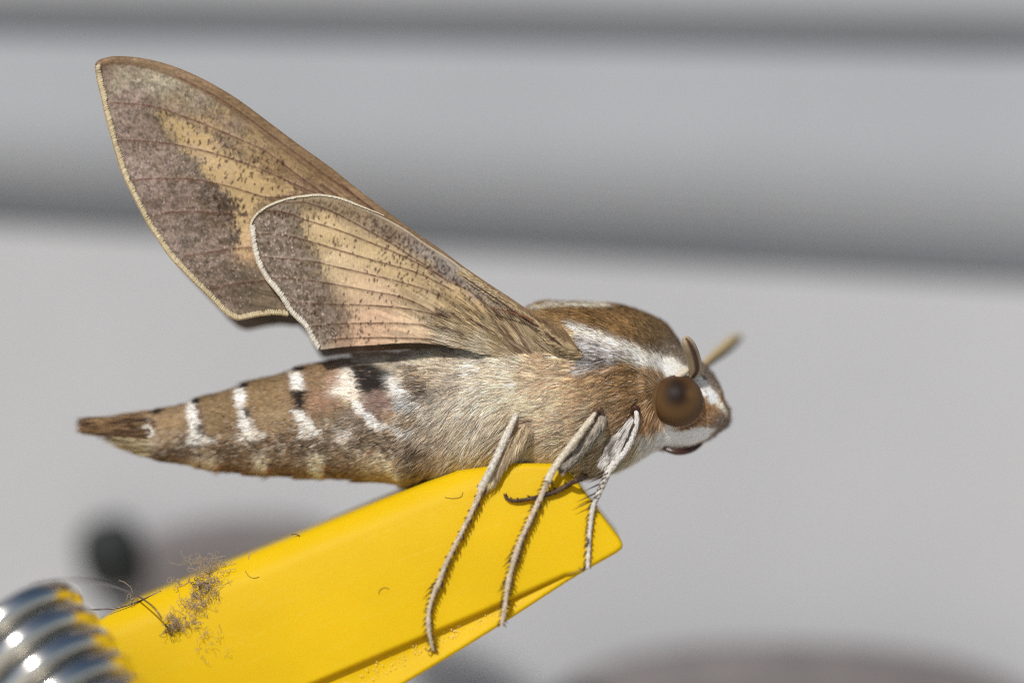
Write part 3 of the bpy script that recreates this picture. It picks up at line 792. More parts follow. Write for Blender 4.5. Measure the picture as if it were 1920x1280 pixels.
fwv = [[(196,192),(230,194),(260,196),(300,203),(345,219),(400,240),(450,262),(500,285),(560,330),(620,372)],
       [(213,265),(235,263),(262,264),(320,270),(390,285),(440,300),(490,318),(540,340),(600,366)],
       [(242,344),(255,338),(290,335),(360,336),(430,350),(470,362),(500,370),(545,368)],
       [(288,408),(300,402),(330,398),(370,397),(420,400),(462,404)],
       [(345,480),(370,476),(410,470),(440,466),(474,464)],
       [(398,542),(430,534),(460,530),(500,526)],
       [(600,345),(680,398),(760,452),(860,520),(950,590),(1020,640)],
       [(640,345),(720,410),(820,482),(920,556),(1000,618)],
       [(330,142),(420,190),(520,262),(620,335),(700,392)]]
fwH = veins(C, X, Y, fwv, (96, 58, 42), 1.5, .8, (176, 140, 110))
dm, _, _ = seg_dist(X, Y, FWm, closed=False)
C = blend(C, np.exp(-((dm - 1.0) / 2.4) ** 2) * .75 * (X < 450), (84, 56, 42))
# basal membrane fold, dark groove and pale hairy tuft at the wing root
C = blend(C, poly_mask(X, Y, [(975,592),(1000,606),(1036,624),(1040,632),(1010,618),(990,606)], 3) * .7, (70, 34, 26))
fw_cv.C = (C * .86 + C.mean(-1, keepdims=True) * .14) * np.array([.845, .84, .85]) * (1 + .13 * np.clip((470 - X) / 80, 0, 1) * (1 - yl))[..., None]
def dashes(cv, n, poly, mean_ang, ln=(3, 8), wd=(2, 3.4), col=(58, 36, 26), a=.95, clump=0):
    P = np.asarray(poly, float); k = 0
    while k < n:
        x = rng.uniform(P[:, 0].min(), P[:, 0].max()); y_ = rng.uniform(P[:, 1].min(), P[:, 1].max())
        if not inside(np.array([x]), np.array([y_]), P)[0]:
            continue
        if clump and vn(np.array([x / 11]), np.array([y_ / 11]), 6)[0] < clump * rng.random():
            continue
        cv.stamp(x, y_, mean_ang + rng.normal(0, .35), rng.uniform(*ln) * 1.3, rng.uniform(*wd) * 1.25, col, a * rng.uniform(.6, 1))
        k += 1
dashes(fw_cv, 70, [(300,205),(400,250),(480,300),(470,350),(420,340),(350,290),(310,240)], 1.9, (4, 9), (2.4, 3.6))
dashes(fw_cv, 45, [(400,250),(520,290),(570,340),(440,400),(450,470),(430,380),(460,340)], 1.9, (4, 9), (2.4, 3.8))
dashes(fw_cv, 110, [(380,190),(480,250),(560,320),(480,320),(400,260),(330,210)], 1.7, (3, 8), (2, 3.4), (92, 66, 52), .7)
dashes(fw_cv, 60, [(395,355),(470,380),(450,460),(420,440)], 1.7, (4, 11), (3, 5), (62, 44, 32))
dashes(fw_cv, 160, [(215,130),(340,130),(450,190),(560,290),(350,210),(260,190)], 1.6, (2, 5), (2, 3.4), (92, 80, 66), .6)
dashes(fw_cv, 600, [(190,140),(300,200),(440,370),(470,560),(440,596),(330,480),(230,330)], 1.7, (2, 6), (1.8, 3), (78, 62, 52), .65)
dashes(fw_cv, 260, [(190,200),(300,260),(430,380),(500,560),(440,590),(330,480),(230,330)], 1.7, (2, 4), (1.6, 2.4), (206, 182, 168), .55)

FWEND = FWm[::-1]
def fw_y(px, py, d):
    t = np.clip((1090 - px) / 900, 0, 1)
    i = np.clip(py - fw_cv.y0, 0, fwH.shape[0] - 1).astype(int); j = np.clip(px - fw_cv.x0, 0, fwH.shape[1] - 1).astype(int)
    h = fwH[i, j]
    dcc = seg_dist(px, py, FW[::3], closed=False)[0]
    return -1.18 - .40 * np.clip((px - 860) / 190, 0, 1) ** 1.5 * np.clip((688 - py) / 34, 0, 1) ** .7 + .25 * np.clip((py - 672) / 20, 0, 1) * np.clip((px - 960) / 40, 0, 1) - .22 * t + .10 * np.sin(t * 3.1) + .04 * np.sin(py / 26.0 + px / 90) * t - .010 * h - .05 * np.exp(-(dcc / 14) ** 2) \
        + .12 * np.exp(-((dcc) / 5.0) ** 2) * .3 + .30 * np.clip((py - 520) / 130, 0, 1) ** 1.5 * np.clip((1060 - px) / 200, 0, 1)
forewing = plate('forewing', fw_poly, fw_y, 1.5, .02, M['wing'], moth, fw_cv.at)

hw_cv = Canvas(450, 350, 1060, 720); X, Y = hw_cv.X, hw_cv.Y
hs = [(490,405,(132,112,88)),(540,388,(142,122,92)),(600,384,(152,130,96)),(500,430,(126,106,88)),(550,430,(116,98,72)),(510,480,(126,106,90)),(570,490,(122,102,78)),(520,530,(130,110,95)),(590,545,(122,102,82)),(560,590,(134,116,100)),(620,600,(124,104,86)),(600,640,(170,152,132)),(640,640,(180,145,118)),
(600,412,(214,180,130)),(620,440,(216,183,130)),(700,472,(208,176,126)),(640,490,(218,186,140)),(680,530,(220,184,142)),(700,560,(224,186,148)),(700,600,(228,184,148)),(690,630,(232,186,150)),(780,620,(226,190,152)),(800,580,(204,174,132)),(780,520,(196,165,117)),(740,490,(204,172,122)),(850,560,(190,158,110)),(850,600,(190,162,120)),(900,620,(196,168,124)),(950,640,(194,165,122)),(850,635,(212,192,166)),(920,655,(206,188,160)),(990,670,(180,156,124)),(900,585,(192,160,110)),
(650,392,(156,130,98)),(720,424,(150,124,98)),(780,456,(152,128,110)),(850,502,(152,132,116)),(900,540,(158,138,122)),(940,576,(166,142,114)),(980,610,(172,146,112))]
wx = (fbm(X / 12, Y / 12, 3) - .5) * 22 + (vn(X / 2.2, Y / 5, 2) - .5) * 26; wy = (fbm(X / 12, Y / 12, 8) - .5) * 10
C = interp_colors(X + wx, Y + wy, hs, 17)
rad = np.hypot(X - 1015, Y - 692); th_ = np.arctan2(Y - 692, X - 1015)
st = fbm(th_ * 70, rad / 45, 5, 3) - .5
C = C * (1 + 1.5 * st * np.clip((360 - rad) / 150, 0, 1) + .12 * st)[..., None]
C = C * (1 + .22 * (fbm(X / 7, Y / 7, 7, 3) - .5) + .16 * (vn(X / 1.7, Y / 2.6, 9) - .5))[..., None]
# fine cross ribbing of the scale rows
C = C * (1 + .045 * np.sin(X * 2 * np.pi / 4.6 + 1.5 * np.sin(Y / 17)))[..., None]
ou = poly_mask(X + wx, Y + wy, [(468,400),(540,378),(560,400),(556,432),(580,470),(602,500),(606,540),(618,565),(634,600),(640,625),(600,650),(500,560)], 8)
C = C * (1 + ou * (1.0 * (fbm(X / 7, Y / 5, 5, 4) - .5)))[..., None]
ou = np.clip((ou + 1.3 * (fbm(X / 4.5, Y / 8, 4, 3) - .5) - .5) * 3.5 + .5, 0, 1)
C = blend(C, ou * .55, (124, 106, 88))
C = C * (1 - ou * .40 * np.clip((fbm(X / 5, Y / 6, 10, 3) - .45) * 4, 0, 1))[..., None]
C = blend(C, ou * np.clip((fbm(X / 14, Y / 9, 11, 3) - .48) * 5, 0, 1) * .45, (170, 148, 136))
le = poly_mask(X + wx * .3, Y + wy * .3, [(560,372),(600,370),(700,402),(800,460),(900,535),(960,580),(930,576),(850,528),(760,468),(680,424),(600,392)], 6)
C = C * (1 - le * .45 * np.clip((fbm(X / 6, Y / 6, 12, 3) - .45) * 4, 0, 1))[..., None]
gry = poly_mask(X, Y, [(760,452),(800,462),(870,508),(930,560),(975,598),(940,585),(880,545),(800,490)], 5)
C = blend(C, gry * .5 * fbm(X / 9, Y / 9, 2), (178, 172, 168))
C = blend(C, poly_mask(X + wx, Y + wy, [(795,585),(830,583),(850,572),(856,588),(832,604),(806,600)], 8) * .6, (112, 98, 88))
C = blend(C, poly_mask(X + wx, Y + wy, [(775,590),(800,592),(832,606),(800,608)], 5) * .5, (98, 90, 78))
hwv = [[(532,380),(572,380),(605,390),(638,404),(692,433),(740,460),(770,480),(802,500),(839,526),(879,544),(905,566),(921,576),(945,600),(982,637),(1008,682)],
       [(474,397),(500,395),(532,398),(572,412),(638,433),(692,454),(740,473),(780,492),(830,520)],
       [(476,438),(532,441),(585,454),(638,470),(692,486),(740,499),(786,513),(850,545)],
       [(487,481),(532,485),(585,490),(638,502),(690,514),(740,526),(786,539),(826,555)],
       [(506,521),(559,523),(600,529),(638,535),(690,545),(740,554),(780,568),(820,590)],
       [(527,566),(585,569),(640,571),(680,572),(740,576),(790,584),(860,603),(919,621),(960,650),(1005,688)],
       [(569,614),(600,610),(638,607),(690,606),(740,606),(790,609),(840,618),(900,640)],
       [(612,637),(660,634),(720,633),(800,636),(850,642)],
       [(905,566),(930,600),(970,650),(1004,686)], [(935,590),(960,625),(1000,684)]]
hwH = veins(C, X, Y, hwv, (92, 56, 40), 1.4, .85, (200, 168, 130))
dm, _, _ = seg_dist(X, Y, HWm, closed=False)
C = blend(C, np.exp(-((dm - 2.0) / 2.4) ** 2) * .6, (92, 62, 48))
dt, _, _ = seg_dist(X, Y, HWt, closed=False)
C = blend(C, np.clip(1.5 - dt / 2.2, 0, 1) * .75 * (X < 960), (206, 192, 166))
hw_cv.C = (C * .84 + C.mean(-1, keepdims=True) * .16) * np.array([.875, .89, .865]) * (1 + .10 * ou)[..., None]
dk = (66, 44, 34)
for (cx_, cy_, n_, sx, sy) in ((610,420,22,45,20),(640,470,26,55,12),(625,450,10,18,8),(730,480,22,14,18),(760,500,16,10,16),(700,500,16,9,16),(740,560,10,25,10),(640,560,30,45,20),(640,605,26,40,14),(690,630,30,60,8),
                               (760,520,14,12,8),(830,590,24,20,10),(790,510,10,24,12),(850,545,26,50,20),(900,590,22,40,18),(960,600,26,30,14),(560,400,40,30,12)):
    for k in range(n_):
        hw_cv.stamp(cx_ + rng.normal(0, sx), cy_ + rng.normal(0, sy), 1.9 + rng.normal(0, .3), rng.uniform(4, 10), rng.uniform(2.4, 4.2), dk, rng.uniform(.6, 1.0))
dashes(hw_cv, 200, [(700,408),(800,464),(900,538),(975,600),(940,590),(850,530),(760,475),(680,420)], 1.9, (3, 7), (2.4, 4.4), (60, 46, 44), .8)
dashes(hw_cv, 110, [(560,374),(640,382),(720,418),(700,428),(620,396),(560,392)], 1.9, (3, 6), (2, 3.6), (80, 60, 48), .7)
dashes(hw_cv, 520, [(470,405),(545,385),(565,430),(600,480),(612,560),(645,630),(600,652),(500,550)], 1.75, (2, 6), (1.6, 3), (64, 50, 42), .7)
dashes(hw_cv, 260, [(470,405),(530,400),(555,480),(590,560),(640,640),(600,652),(500,550)], 1.75, (2, 4), (1.5, 2.4), (214, 194, 180), .6)
dashes(hw_cv, 150, [(790,500),(960,600),(960,650),(820,612),(770,540)], 1.9, (2, 5), (1.6, 3), (72, 50, 38), .75)
dashes(hw_cv, 150, [(560,400),(800,500),(850,640),(640,640)], 1.75, (2, 4), (1.4, 2.2), (250, 226, 200), .35)
def hw_y(px, py, d):
    t = np.clip((1010 - px) / 500, 0, 1)
    i = np.clip(py - hw_cv.y0, 0, hwH.shape[0] - 1).astype(int); j = np.clip(px - hw_cv.x0, 0, hwH.shape[1] - 1).astype(int)
    low = np.clip((py - 520) / 130, 0, 1)
    t2 = np.clip((1090 - px) / 900, 0, 1)
    base = -1.18 - .22 * t2 + .10 * np.sin(t2 * 3.1)
    base = base - .30 * np.clip((px - 860) / 190, 0, 1) ** 1.5 * np.clip((680 - py) / 50, 0, 1)
    return base - .08 - .03 * np.sin(t * 3.1) + .22 * low ** 1.5 * np.clip((1000 - px) / 200, 0, 1) - .010 * hwH[i, j] + .012 * np.sin(py / 9.0) * t
hindwing = plate('hindwing', hw_poly, hw_y, 1.5, .02, M['wing'], moth, hw_cv.at)

# fringes: short scales standing in rows along the wing margins
def fringe(path, yf, ln, cin, cout, sign, parent, dens=1.5, taper=False):
    p = catmull(path, 3); seg = np.hypot(*np.diff(p, axis=0).T); s = np.concatenate([[0], np.cumsum(seg)])
    n = int(s[-1] * dens * 3)
    q = np.sort(rng.uniform(0, s[-1], n))
    px = np.interp(q, s, p[:, 0]); py = np.interp(q, s, p[:, 1])
    e = 4.0
    tx = np.interp(q + e, s, p[:, 0]) - np.interp(q - e, s, p[:, 0]); ty = np.interp(q + e, s, p[:, 1]) - np.interp(q - e, s, p[:, 1])
    L = np.hypot(tx, ty) + 1e-9; nx, ny = sign * ty / L, -sign * tx / L
    row = rng.integers(0, 3, n) / 3.0
    px = px - nx * 2.5 + nx * row * ln * .35; py = py - ny * 2.5 + ny * row * ln * .35
    yy = yf(px, py, np.zeros(n)) - .015 - .02 * row
    root = U(px, py, yy)
    d = np.stack([nx + rng.normal(0, .10, n) + tx / L * .25, rng.normal(0, .04, n), -(ny + rng.normal(0, .10, n) + ty / L * .25)], -1)
    f = (.55 + .45 * fbm(q / 5.0, q * 0, 3, 2) * 2 - .45)
    mix = np.clip(row + rng.normal(0, .15, n), 0, 1)[:, None]
    col = (lin(cin)[None] * (1 - mix) + lin(cout)[None] * mix) * (0.80 + .42 * fbm(q / 1.6, q * 0 + 2, 6, 3))[:, None]
    lens = ln / 100 * (.62 + .15 * rng.random(n)) * (1 + .35 * (fbm(q / 9.0, q * 0, 5, 2) - .5)) * (np.clip((1 - q / s[-1]) * 4, .15, 1) if taper else 1)
    return strands('fringe', root, d, np.tile([0, -1., 0], (n, 1)), lens, np.full(n, .022), np.clip(col, 0, .85), M['fringe'], parent, seg=2, lift=.02, roll=.13, tipw=.35, rootc=1)
f1 = fringe(np.concatenate([[(540,591),(520,588),(490,590),(460,596),(446,598)], FWm]), fw_y, 12.5, (150,122,84), (214,200,164), -1, forewing)
f2 = fringe(HWm, hw_y, 11.5, (176,160,136), (232,226,212), -1, hindwing)
f3 = fringe(catmull([(470,424),(474,412),(486,398),(508,384),(540,373),(570,368),(600,366),(640,373),(680,389),(720,406)], 3), hw_y, 4.6, (190,176,150), (216,206,184), -1, hindwing, taper=True)

# hairy pale cells of the wing roots, blending wing and flank
n = 12000
px = 1085 - 265 * rng.random(n) ** 1.0; py_ = 655 + (px - 1010) * .10 + rng.normal(0, 22, n)
kk = (rng.random(n) < np.clip((px - 820) / 130, 0, 1)) & (py_ > 600 + (px - 1000) * .55) & (inside(px, py_, hw_poly) | inside(px, py_, fw_poly))
px, py_ = px[kk], py_[kk]; n = len(px)
yy = np.where(inside(px, py_, hw_poly), hw_y(px, py_, 0 * px), fw_y(px, py_, 0 * px)) - .02
an = np.arctan2(py_ - 690, px - 1020)
d = np.stack([-np.ones(n), rng.normal(0, .05, n), -(py_ - 700) / np.maximum(1035 - px, 40) * 1.0 + rng.normal(0, .10, n)], -1)
col = np.where(inside(px, py_, hw_poly)[:, None], hw_cv.at(px, py_), fw_cv.at(px, py_)) * np.exp(rng.normal(0.05, .22, n))[:, None]
strands('wing_base_hair', U(px, py_, yy), d, np.tile([0, -1., .1], (n, 1)), rng.uniform(.16, .40, n), np.full(n, .014), np.clip(col, 0, .85), M['fur'], moth, lift=.10)
# shaggy ridge along the leading edge near the root
path = catmull([(870,505),(920,540),(960,568),(1000,596),(1040,624),(1076,650),(1092,668)], 6)
n = 2600
q = rng.uniform(0, 1, n) * (len(path) - 1); px = np.interp(q, np.arange(len(path)), path[:, 0]) - rng.uniform(0, 14, n) + 4; py_ = np.interp(q, np.arange(len(path)), path[:, 1]) + rng.uniform(2, 16, n)
d = np.stack([-np.ones(n) * .9, rng.normal(-.1, .05, n), .45 + rng.normal(0, .22, n)], -1)
strands('costal_hair', U(px, py_, fw_y(px, py_, 0 * px) - .03), d, np.tile([0, -1., 0], (n, 1)), rng.uniform(.08, .22, n), np.full(n, .02),
        np.clip(lin((196,172,134))[None] * np.exp(rng.normal(-.1, .25, n))[:, None], 0, .85), M['fur'], moth, lift=.12)
tinted_tube('wing_bristle', [(921,577,-1.50,.8),(955,585,-1.60,1.2),(985,594,-1.66,1.6),(1000,602,-1.68,2.0)], lambda t, a: np.tile(lin((112,66,40)), (len(t), 1)), M['leg'], moth, 8)
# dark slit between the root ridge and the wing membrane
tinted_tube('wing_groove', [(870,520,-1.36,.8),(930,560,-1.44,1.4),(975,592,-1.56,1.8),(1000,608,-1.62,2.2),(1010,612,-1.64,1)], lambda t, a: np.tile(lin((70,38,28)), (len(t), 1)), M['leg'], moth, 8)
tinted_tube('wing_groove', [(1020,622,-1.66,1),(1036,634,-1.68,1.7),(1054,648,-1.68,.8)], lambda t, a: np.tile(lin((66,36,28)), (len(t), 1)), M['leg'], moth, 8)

# the pair on the far side is the mirror image
for w in (forewing, hindwing):
    c = w.copy(); scene.collection.objects.link(c); c.scale = (1, -1, 1); c.location = (-.06, 0, -.17)
    for ch in [f1, f2]:
        if ch.parent == w:
            k = ch.copy(); scene.collection.objects.link(k); k.parent = c

# ------------------------------------------------------------------ the clothes peg
peg = empty('clothes_peg')
tag(peg, 'yellow plastic clothes peg carrying the moth, with a steel coil spring', 'clothes peg')
AX = np.array([math.cos(math.radians(-22.6)), math.sin(math.radians(-22.6))])      # along the peg, in picture px
NRM = np.array([-AX[1], AX[0]]) * 1.0                                               # pointing down in the picture
O0 = np.array([590.0, 1280.0])
def peg_up(px, py):
    return -((px - O0[0]) * NRM[0] + (py - O0[1]) * NRM[1])                         # height above the lower edge line, px
def peg_face(px, py, d):
    v = np.clip(peg_up(px, py) / 270, -.4, 1.25)
    y = -1.90 + .34 * v + .20 * np.clip(v, 0, 2) ** 3 + .45 * np.clip((v - .80) / .26, 0, 2) ** 2.4
    rr = 9.0
    dd = np.clip(d, 0, rr)
    return y + (rr - np.sqrt(rr * rr - (rr - dd) ** 2)) / 100
P1 = np.array([(-160,1330),(-120,1290),(60,1216),(168,1176),(186,1163),(206,1151),(250,1128),(420,1058),(560,1002),(700,944),(800,904),(860,882),(960,868),(1040,870),(1066,884),(1080,900),(1112,944),(1163,1010),(1168,1020),(1166,1028),(1156,1036),(1110,1062),(1084,1074),(1060,1078),(900,1149),(590,1280),(440,1342)], float)
P2 = np.array([(400,1330),(560,1262),(900,1118),(1010,1068),(1070,1062),(1120,1052),(1096,1070),(1060,1092),(1000,1131),(940,1170),(860,1220),(760,1280),(690,1326)], float)
def tint_peg(px, py):
    c = np.tile(lin((214, 175, 11)), (len(px), 1))
    c *= (1 + .10 * (fbm(px / 120, py / 90, 5, 3) - .5))[:, None]
    up = peg_up(px, py); al = (px - O0[0]) * AX[0] + (py - O0[1]) * AX[1]
    # faint scuffs along the peg
    for (u0, a0, a1, k) in ((146, 60, 560, .5), (206, 180, 430, .6), (90, 40, 300, .35), (128, -200, 120, .3)):
        line = np.exp(-((up - u0 - 6 * np.sin(al / 110)) / 1.5) ** 2) * (al > a0) * (al < a1) * np.clip(fbm(al / 14, up / 60, 4, 2) * 2.6 - 1.0, 0, 1) * k * .5
        c = c * (1 - line[:, None]) + lin((236, 200, 90)) * line[:, None]
    sp = np.clip((vn(px / 4.0, py / 4.0, 9) - .965) * 30, 0, 1) * .35 * (vn(px / 60, py / 60, 2) > .45)
    c = c * (1 - sp[:, None]) + lin((150, 112, 40)) * sp[:, None]
    sm = np.clip((fbm(px / 30 + py / 60, py / 9 + px / 22, 3, 4) - .62) * 5, 0, 1) * .03
    c = c * (1 - sm[:, None]) + lin((240, 215, 130)) * sm[:, None]
    return c
upper = plate('upper_arm', P1, peg_face, 2.2, .9, M['peg'], peg, tint_peg, back=lambda px, py, d: 0.9 + 0 * px)
def ledge_y(px, py, d):
    v = np.clip(peg_up(px, py), -200, 30)
    rr = 6.0; dd = np.clip(d, 0, rr)
    return -1.70 + .0016 * v + (rr - np.sqrt(rr * rr - (rr - dd) ** 2)) / 100 - .10 * np.exp(-(d / 26) ** 2)
lower = plate('lower_arm', P2, ledge_y, 3.0, 1.5, M['peg'], peg, tint_peg)
# glints of dust on the ledge
parts = []
for k in range(150):
    al = rng.uniform(-60, 420); u = rng.uniform(-46, -8) * (1 - al / 560)
    q = O0 + AX * al - NRM * u; px, py = q
    if not inside(np.array([px]), np.array([py]), P2)[0]:
        continue
    r = rng.uniform(.5, 1.4)
    V, Q, v = ball(px, py, float(ledge_y(np.array([px]), np.array([py]), np.array([20.]))[0]) - .005, r, r, 6, 4)
    parts.append((V, Q, np.zeros((0, 3), int)))
V, F, _ = join(parts)
g = new_mesh('dust', V, F[:1], material('pale_dust', (244, 226, 160), rough=.3, spec=.6), peg); g['kind'] = 'stuff'

# spring: round wire wound about a leaning axis, its near end towards the lens
def spring():
    ax = np.array([0.60, -0.42, -0.68]); ax /= np.linalg.norm(ax)
    u = np.cross(ax, [0, 0, 1.0]); u /= np.linalg.norm(u); v = np.cross(ax, u)
    R = 1.16; r = .25; pitch = .56
    c0 = U(6, 1168, -2.9)
    turns = 7.2
    t = np.linspace(-1.2 * 2 * np.pi * 0 - 0.0, turns * 2 * np.pi, int(turns * 64))
    P = c0 + ax * (pitch * t / (2 * np.pi))[:, None] + R * (u * np.cos(t)[:, None] + v * np.sin(t)[:, None])
    V, Q, T = tube(P, np.full(len(P), r), 20)
    o = new_mesh('spring', V, [Q, T], M['steel'], peg)
    o['label'] = 'shiny steel coil spring of the peg'
spring()

# ------------------------------------------------------------------ legs
_fit = {}
def fit(pts):
    """keep a leg in front of the plastic it stands on"""
    k = id(pts)
    if k not in _fit:
        out = []
        for (a, b, y, r) in pts:
            q = (np.array([float(a)]), np.array([float(b)]))
            lim = 9.0
            if inside(q[0], q[1], P1)[0] or seg_dist(q[0], q[1], P1)[0][0] < 14:
                lim = float(peg_face(q[0], q[1], np.array([9.]))[0])
            if inside(q[0], q[1], P2)[0]:
                lim = min(lim, float(ledge_y(q[0], q[1], np.array([9.]))[0]))
            if lim < 8 and b > 900:
                y = max(y, lim - .15)
            out.append((a, b, min(y, lim - r / 100 - .03), r))
        _fit[k] = (out, pts)
    return _fit[k][0]
def slim(pts, k=.56):
    return [(a, b, y, r * k) for (a, b, y, r) in pts]
def leg(segs, spines, parent, hairs=None):
    segs = [(a, slim(fit(p)) if a != 'thigh' else p, c, d, e) for (a, p, c, d, e) in segs]
    hairs = [(a, slim(fit(p)), b, c, d, e) for (a, p, b, c, d, e) in (hairs or [])]
    spines = [(fit(p), a, b, c * 1.55, d + .10) for (p, a, b, c, d) in spines]
    root = None
    for (nm, pts, colf, sides, flat) in segs:
        o = tinted_tube(nm, pts, colf, M['leg'], moth if root is None else root, sides, 10, flat)
        if root is None:
            root = o
    for (nm, pts, ca, cb, dens, ln) in (hairs or []):
        P, R, c = pathpx(pts, 10)
        L = np.sum(np.hypot(*np.diff(c[:, :2], axis=0).T))
        n = int(L * dens)
        q = rng.uniform(0, len(P) - 1.001, n); i = q.astype(int); f = (q - i)[:, None]
        ctr = P[i] * (1 - f) + P[i + 1] * f; r = R[i]
        tg = P[np.minimum(i + 1, len(P) - 1)] - P[i]; tg /= np.linalg.norm(tg, axis=1, keepdims=True) + 1e-9
        sd = np.cross(tg, [0, -1., 0]); sd /= np.linalg.norm(sd, axis=1, keepdims=True) + 1e-9
        b = np.cross(sd, tg); th = rng.uniform(0, 2 * np.pi, n)[:, None]
        N = sd * np.cos(th) + b * np.sin(th)
        m = rng.random(n)[:, None] ** .8
        col = (lin(ca) * (1 - m) + lin(cb) * m) * np.exp(rng.normal(0, .15, n))[:, None]
        strands(nm, ctr + N * (r * .96)[:, None], tg + N * .10, N, rng.uniform(.5, 1, n) * ln / 100, np.full(n, .018), np.clip(col, 0, .85), M['fur'], root, seg=2, lift=.05)
    parts = []
    for (pts, side, n, ln, ang) in spines:
        c = catmull(pts, 10)
        s = np.linspace(.02, .98, n) + rng.normal(0, .012, n)
        for k, t in enumerate(s):
            q = np.clip(t, 0, 1) * (len(c) - 1.01); i = int(q); f = q - i
            p = c[i] * (1 - f) + c[min(i + 1, len(c) - 1)] * f
            d = c[min(i + 1, len(c) - 1)] - c[i]; d = d[:2] / (np.hypot(*d[:2]) + 1e-9)
            nrm = np.array([d[1], -d[0]]) * -side
            L = ln * rng.uniform(.7, 1.2)
            e = p[:2] + nrm * p[3] * .72; w = nrm * math.sin(ang) + d * math.cos(ang)
            tip = e + w * L
            a = U(e[0], e[1], p[2] - .01); b = U((e[0] + tip[0]) / 2, (e[1] + tip[1]) / 2, p[2] - .02); z = U(tip[0], tip[1], p[2] - .03)
            parts.append(tube(np.array([a, b, z]), np.array([.016, .011, .001]), 5))
    if parts:
        V, F, _ = join(parts)
        o = new_mesh('leg_spines', V, F, M['spine'], root); o['kind'] = 'stuff'
    return root
def mottle(ca, cb, f=26):
    def g(t, a):
        m = np.clip((vn(t * f, a * 1.5, 4) - .35) * 2.2, 0, 1)[:, None]
        return lin(ca)[None] * (1 - m) + lin(cb)[None] * m
    return g
cream = mottle((200,184,160), (238,226,206)); white = mottle((224,214,202), (242,236,226)); buff = mottle((160,138,112), (222,204,176), 40); brownc = mottle((78,56,40), (140,112,84), 20)

def ysurf_leg(px, py, off=.10):
    return float(peg_face(np.array([float(px)]), np.array([float(py)]), np.array([20.]))[0]) - off
# hind leg
h_tib = [(979,752,-1.40,5),(968,776,-1.48,9),(952,812,-1.58,11),(934,850,-1.68,11),(918,884,-1.78,10.5),(904,912,-1.86,13)]
h_tar = [(905,910,-1.86,9.5),(893,940,-1.92,7.5),(874,980,-2.0,6.8),(855,1018,-2.06,6.6),(836,1056,-2.10,6.5),(822,1092,-2.12,8.6),(812,1116,-2.12,6.2),(805,1140,-2.10,5.8),(803,1166,-2.06,7.8),(806,1192,-1.98,5.4),(811,1214,-1.90,4.6)]
leg([('leg', h_tib, white, 18, .8), ('foot', h_tar, buff, 14, None),
     ('claw', [(810,1211,-1.9,3),(805,1219,-1.92,2.2),(799,1217,-1.93,1.4),(798,1210,-1.93,.4)], brownc, 8, None),
     ('claw', [(811,1211,-1.9,3),(816,1219,-1.88,2.4),(820,1224,-1.87,1.2)], brownc, 8, None)],
    [(h_tar[:6], -1, 26, 7, .42), (h_tar[:6], 1, 9, 4, .35), (h_tar[5:], -1, 16, 5, .6), (h_tar[5:], 1, 14, 6, .6), ([(822,1092,-2.14,6.6),(816,1106,-2.14,6)], 1, 2, 18, .3), ([(804,1155,-2.1,5.6),(803,1166,-2.1,5.6)], 1, 2, 11, .4)], moth,
    [('leg_hair', h_tib, (196,182,162), (242,234,220), 22, 9), ('leg_hair', h_tar, (170,148,122), (226,210,184), 16, 6)])
# loose tan hair hanging behind the hind shin
n = 750
t = rng.random(n); bx = 985 - 62 * t + rng.uniform(-5, 13, n) * (1 - .4 * t); by = 800 + 92 * t + rng.normal(0, 5, n)
d = np.stack([-.42 + rng.normal(0, .12, n), rng.normal(-.05, .05, n), -.9 + rng.normal(0, .10, n)], -1)
col = lin((176,154,124))[None] * np.exp(rng.normal(0, .38, n))[:, None]
strands('leg_hair', U(bx, by, -1.50 - .2 * t), d, np.tile([0, -1., 0], (n, 1)), rng.uniform(.14, .34, n), np.full(n, .02), np.clip(col, 0, .8), M['fur'], moth, lift=.06)
# middle leg
m_fem = [(1128,770,-1.42,10),(1126,790,-1.50,15),(1108,818,-1.52,17),(1086,846,-1.50,17),(1062,872,-1.46,12)]
m_tib = [(1117,772,-1.60,5),(1106,788,-1.66,9.5),(1088,812,-1.72,10.5),(1068,838,-1.78,10.5),(1048,864,-1.84,10.5),(1034,886,-1.88,11),(1028,898,-1.90,12.5)]
m_tar = [(1030,896,-1.90,9.5),(1018,922,-1.93,8.5),(1004,952,-1.97,8),(990,982,-2.02,7.6),(976,1012,-2.06,7.6),(967,1038,-2.08,9.2),(960,1062,-2.10,6.6),(953,1090,-2.12,8.6),(949,1116,-2.12,6.0),(946,1140,-2.08,6.8),(941,1170,-2.02,5.0)]
leg([('leg', m_fem, mottle((96,78,62), (176,160,138)), 18, .7), ('shin', m_tib, cream, 16, .9), ('foot', m_tar, buff, 14, None),
     ('knee', [(1112,778,-1.56,7),(1119,768,-1.6,9.5),(1126,768,-1.58,9),(1131,778,-1.52,6)], brownc, 12, None),
     ('claw', [(941,1168,-2.0,3.6),(936,1173,-2.0,2.4),(931,1172,-2.0,1)], brownc, 8, None)],
    [(m_tar[:6], -1, 20, 8, .42), (m_tar[:6], 1, 18, 6, .5), (m_tar[5:8], 1, 7, 6, .6), (m_tar[5:8], -1, 7, 7, .6), (m_tar[7:], 1, 13, 6, .6), (m_tar[7:], -1, 9, 6, .6),
     ([(967,1036,-2.12,7),(962,1050,-2.12,7)], 1, 2, 16, .35), ([(967,1036,-2.12,7),(964,1044,-2.12,7)], -1, 2, 12, .2), ([(954,1086,-2.14,6),(952,1094,-2.14,6)], 1, 2, 14, .35)], moth,
    [('leg_hair', m_fem, (70,60,54), (206,194,176), 60, 24), ('leg_hair', m_tib, (204,186,160), (242,230,210), 16, 7), ('leg_hair', m_tar, (170,150,124), (230,214,190), 16, 6)])
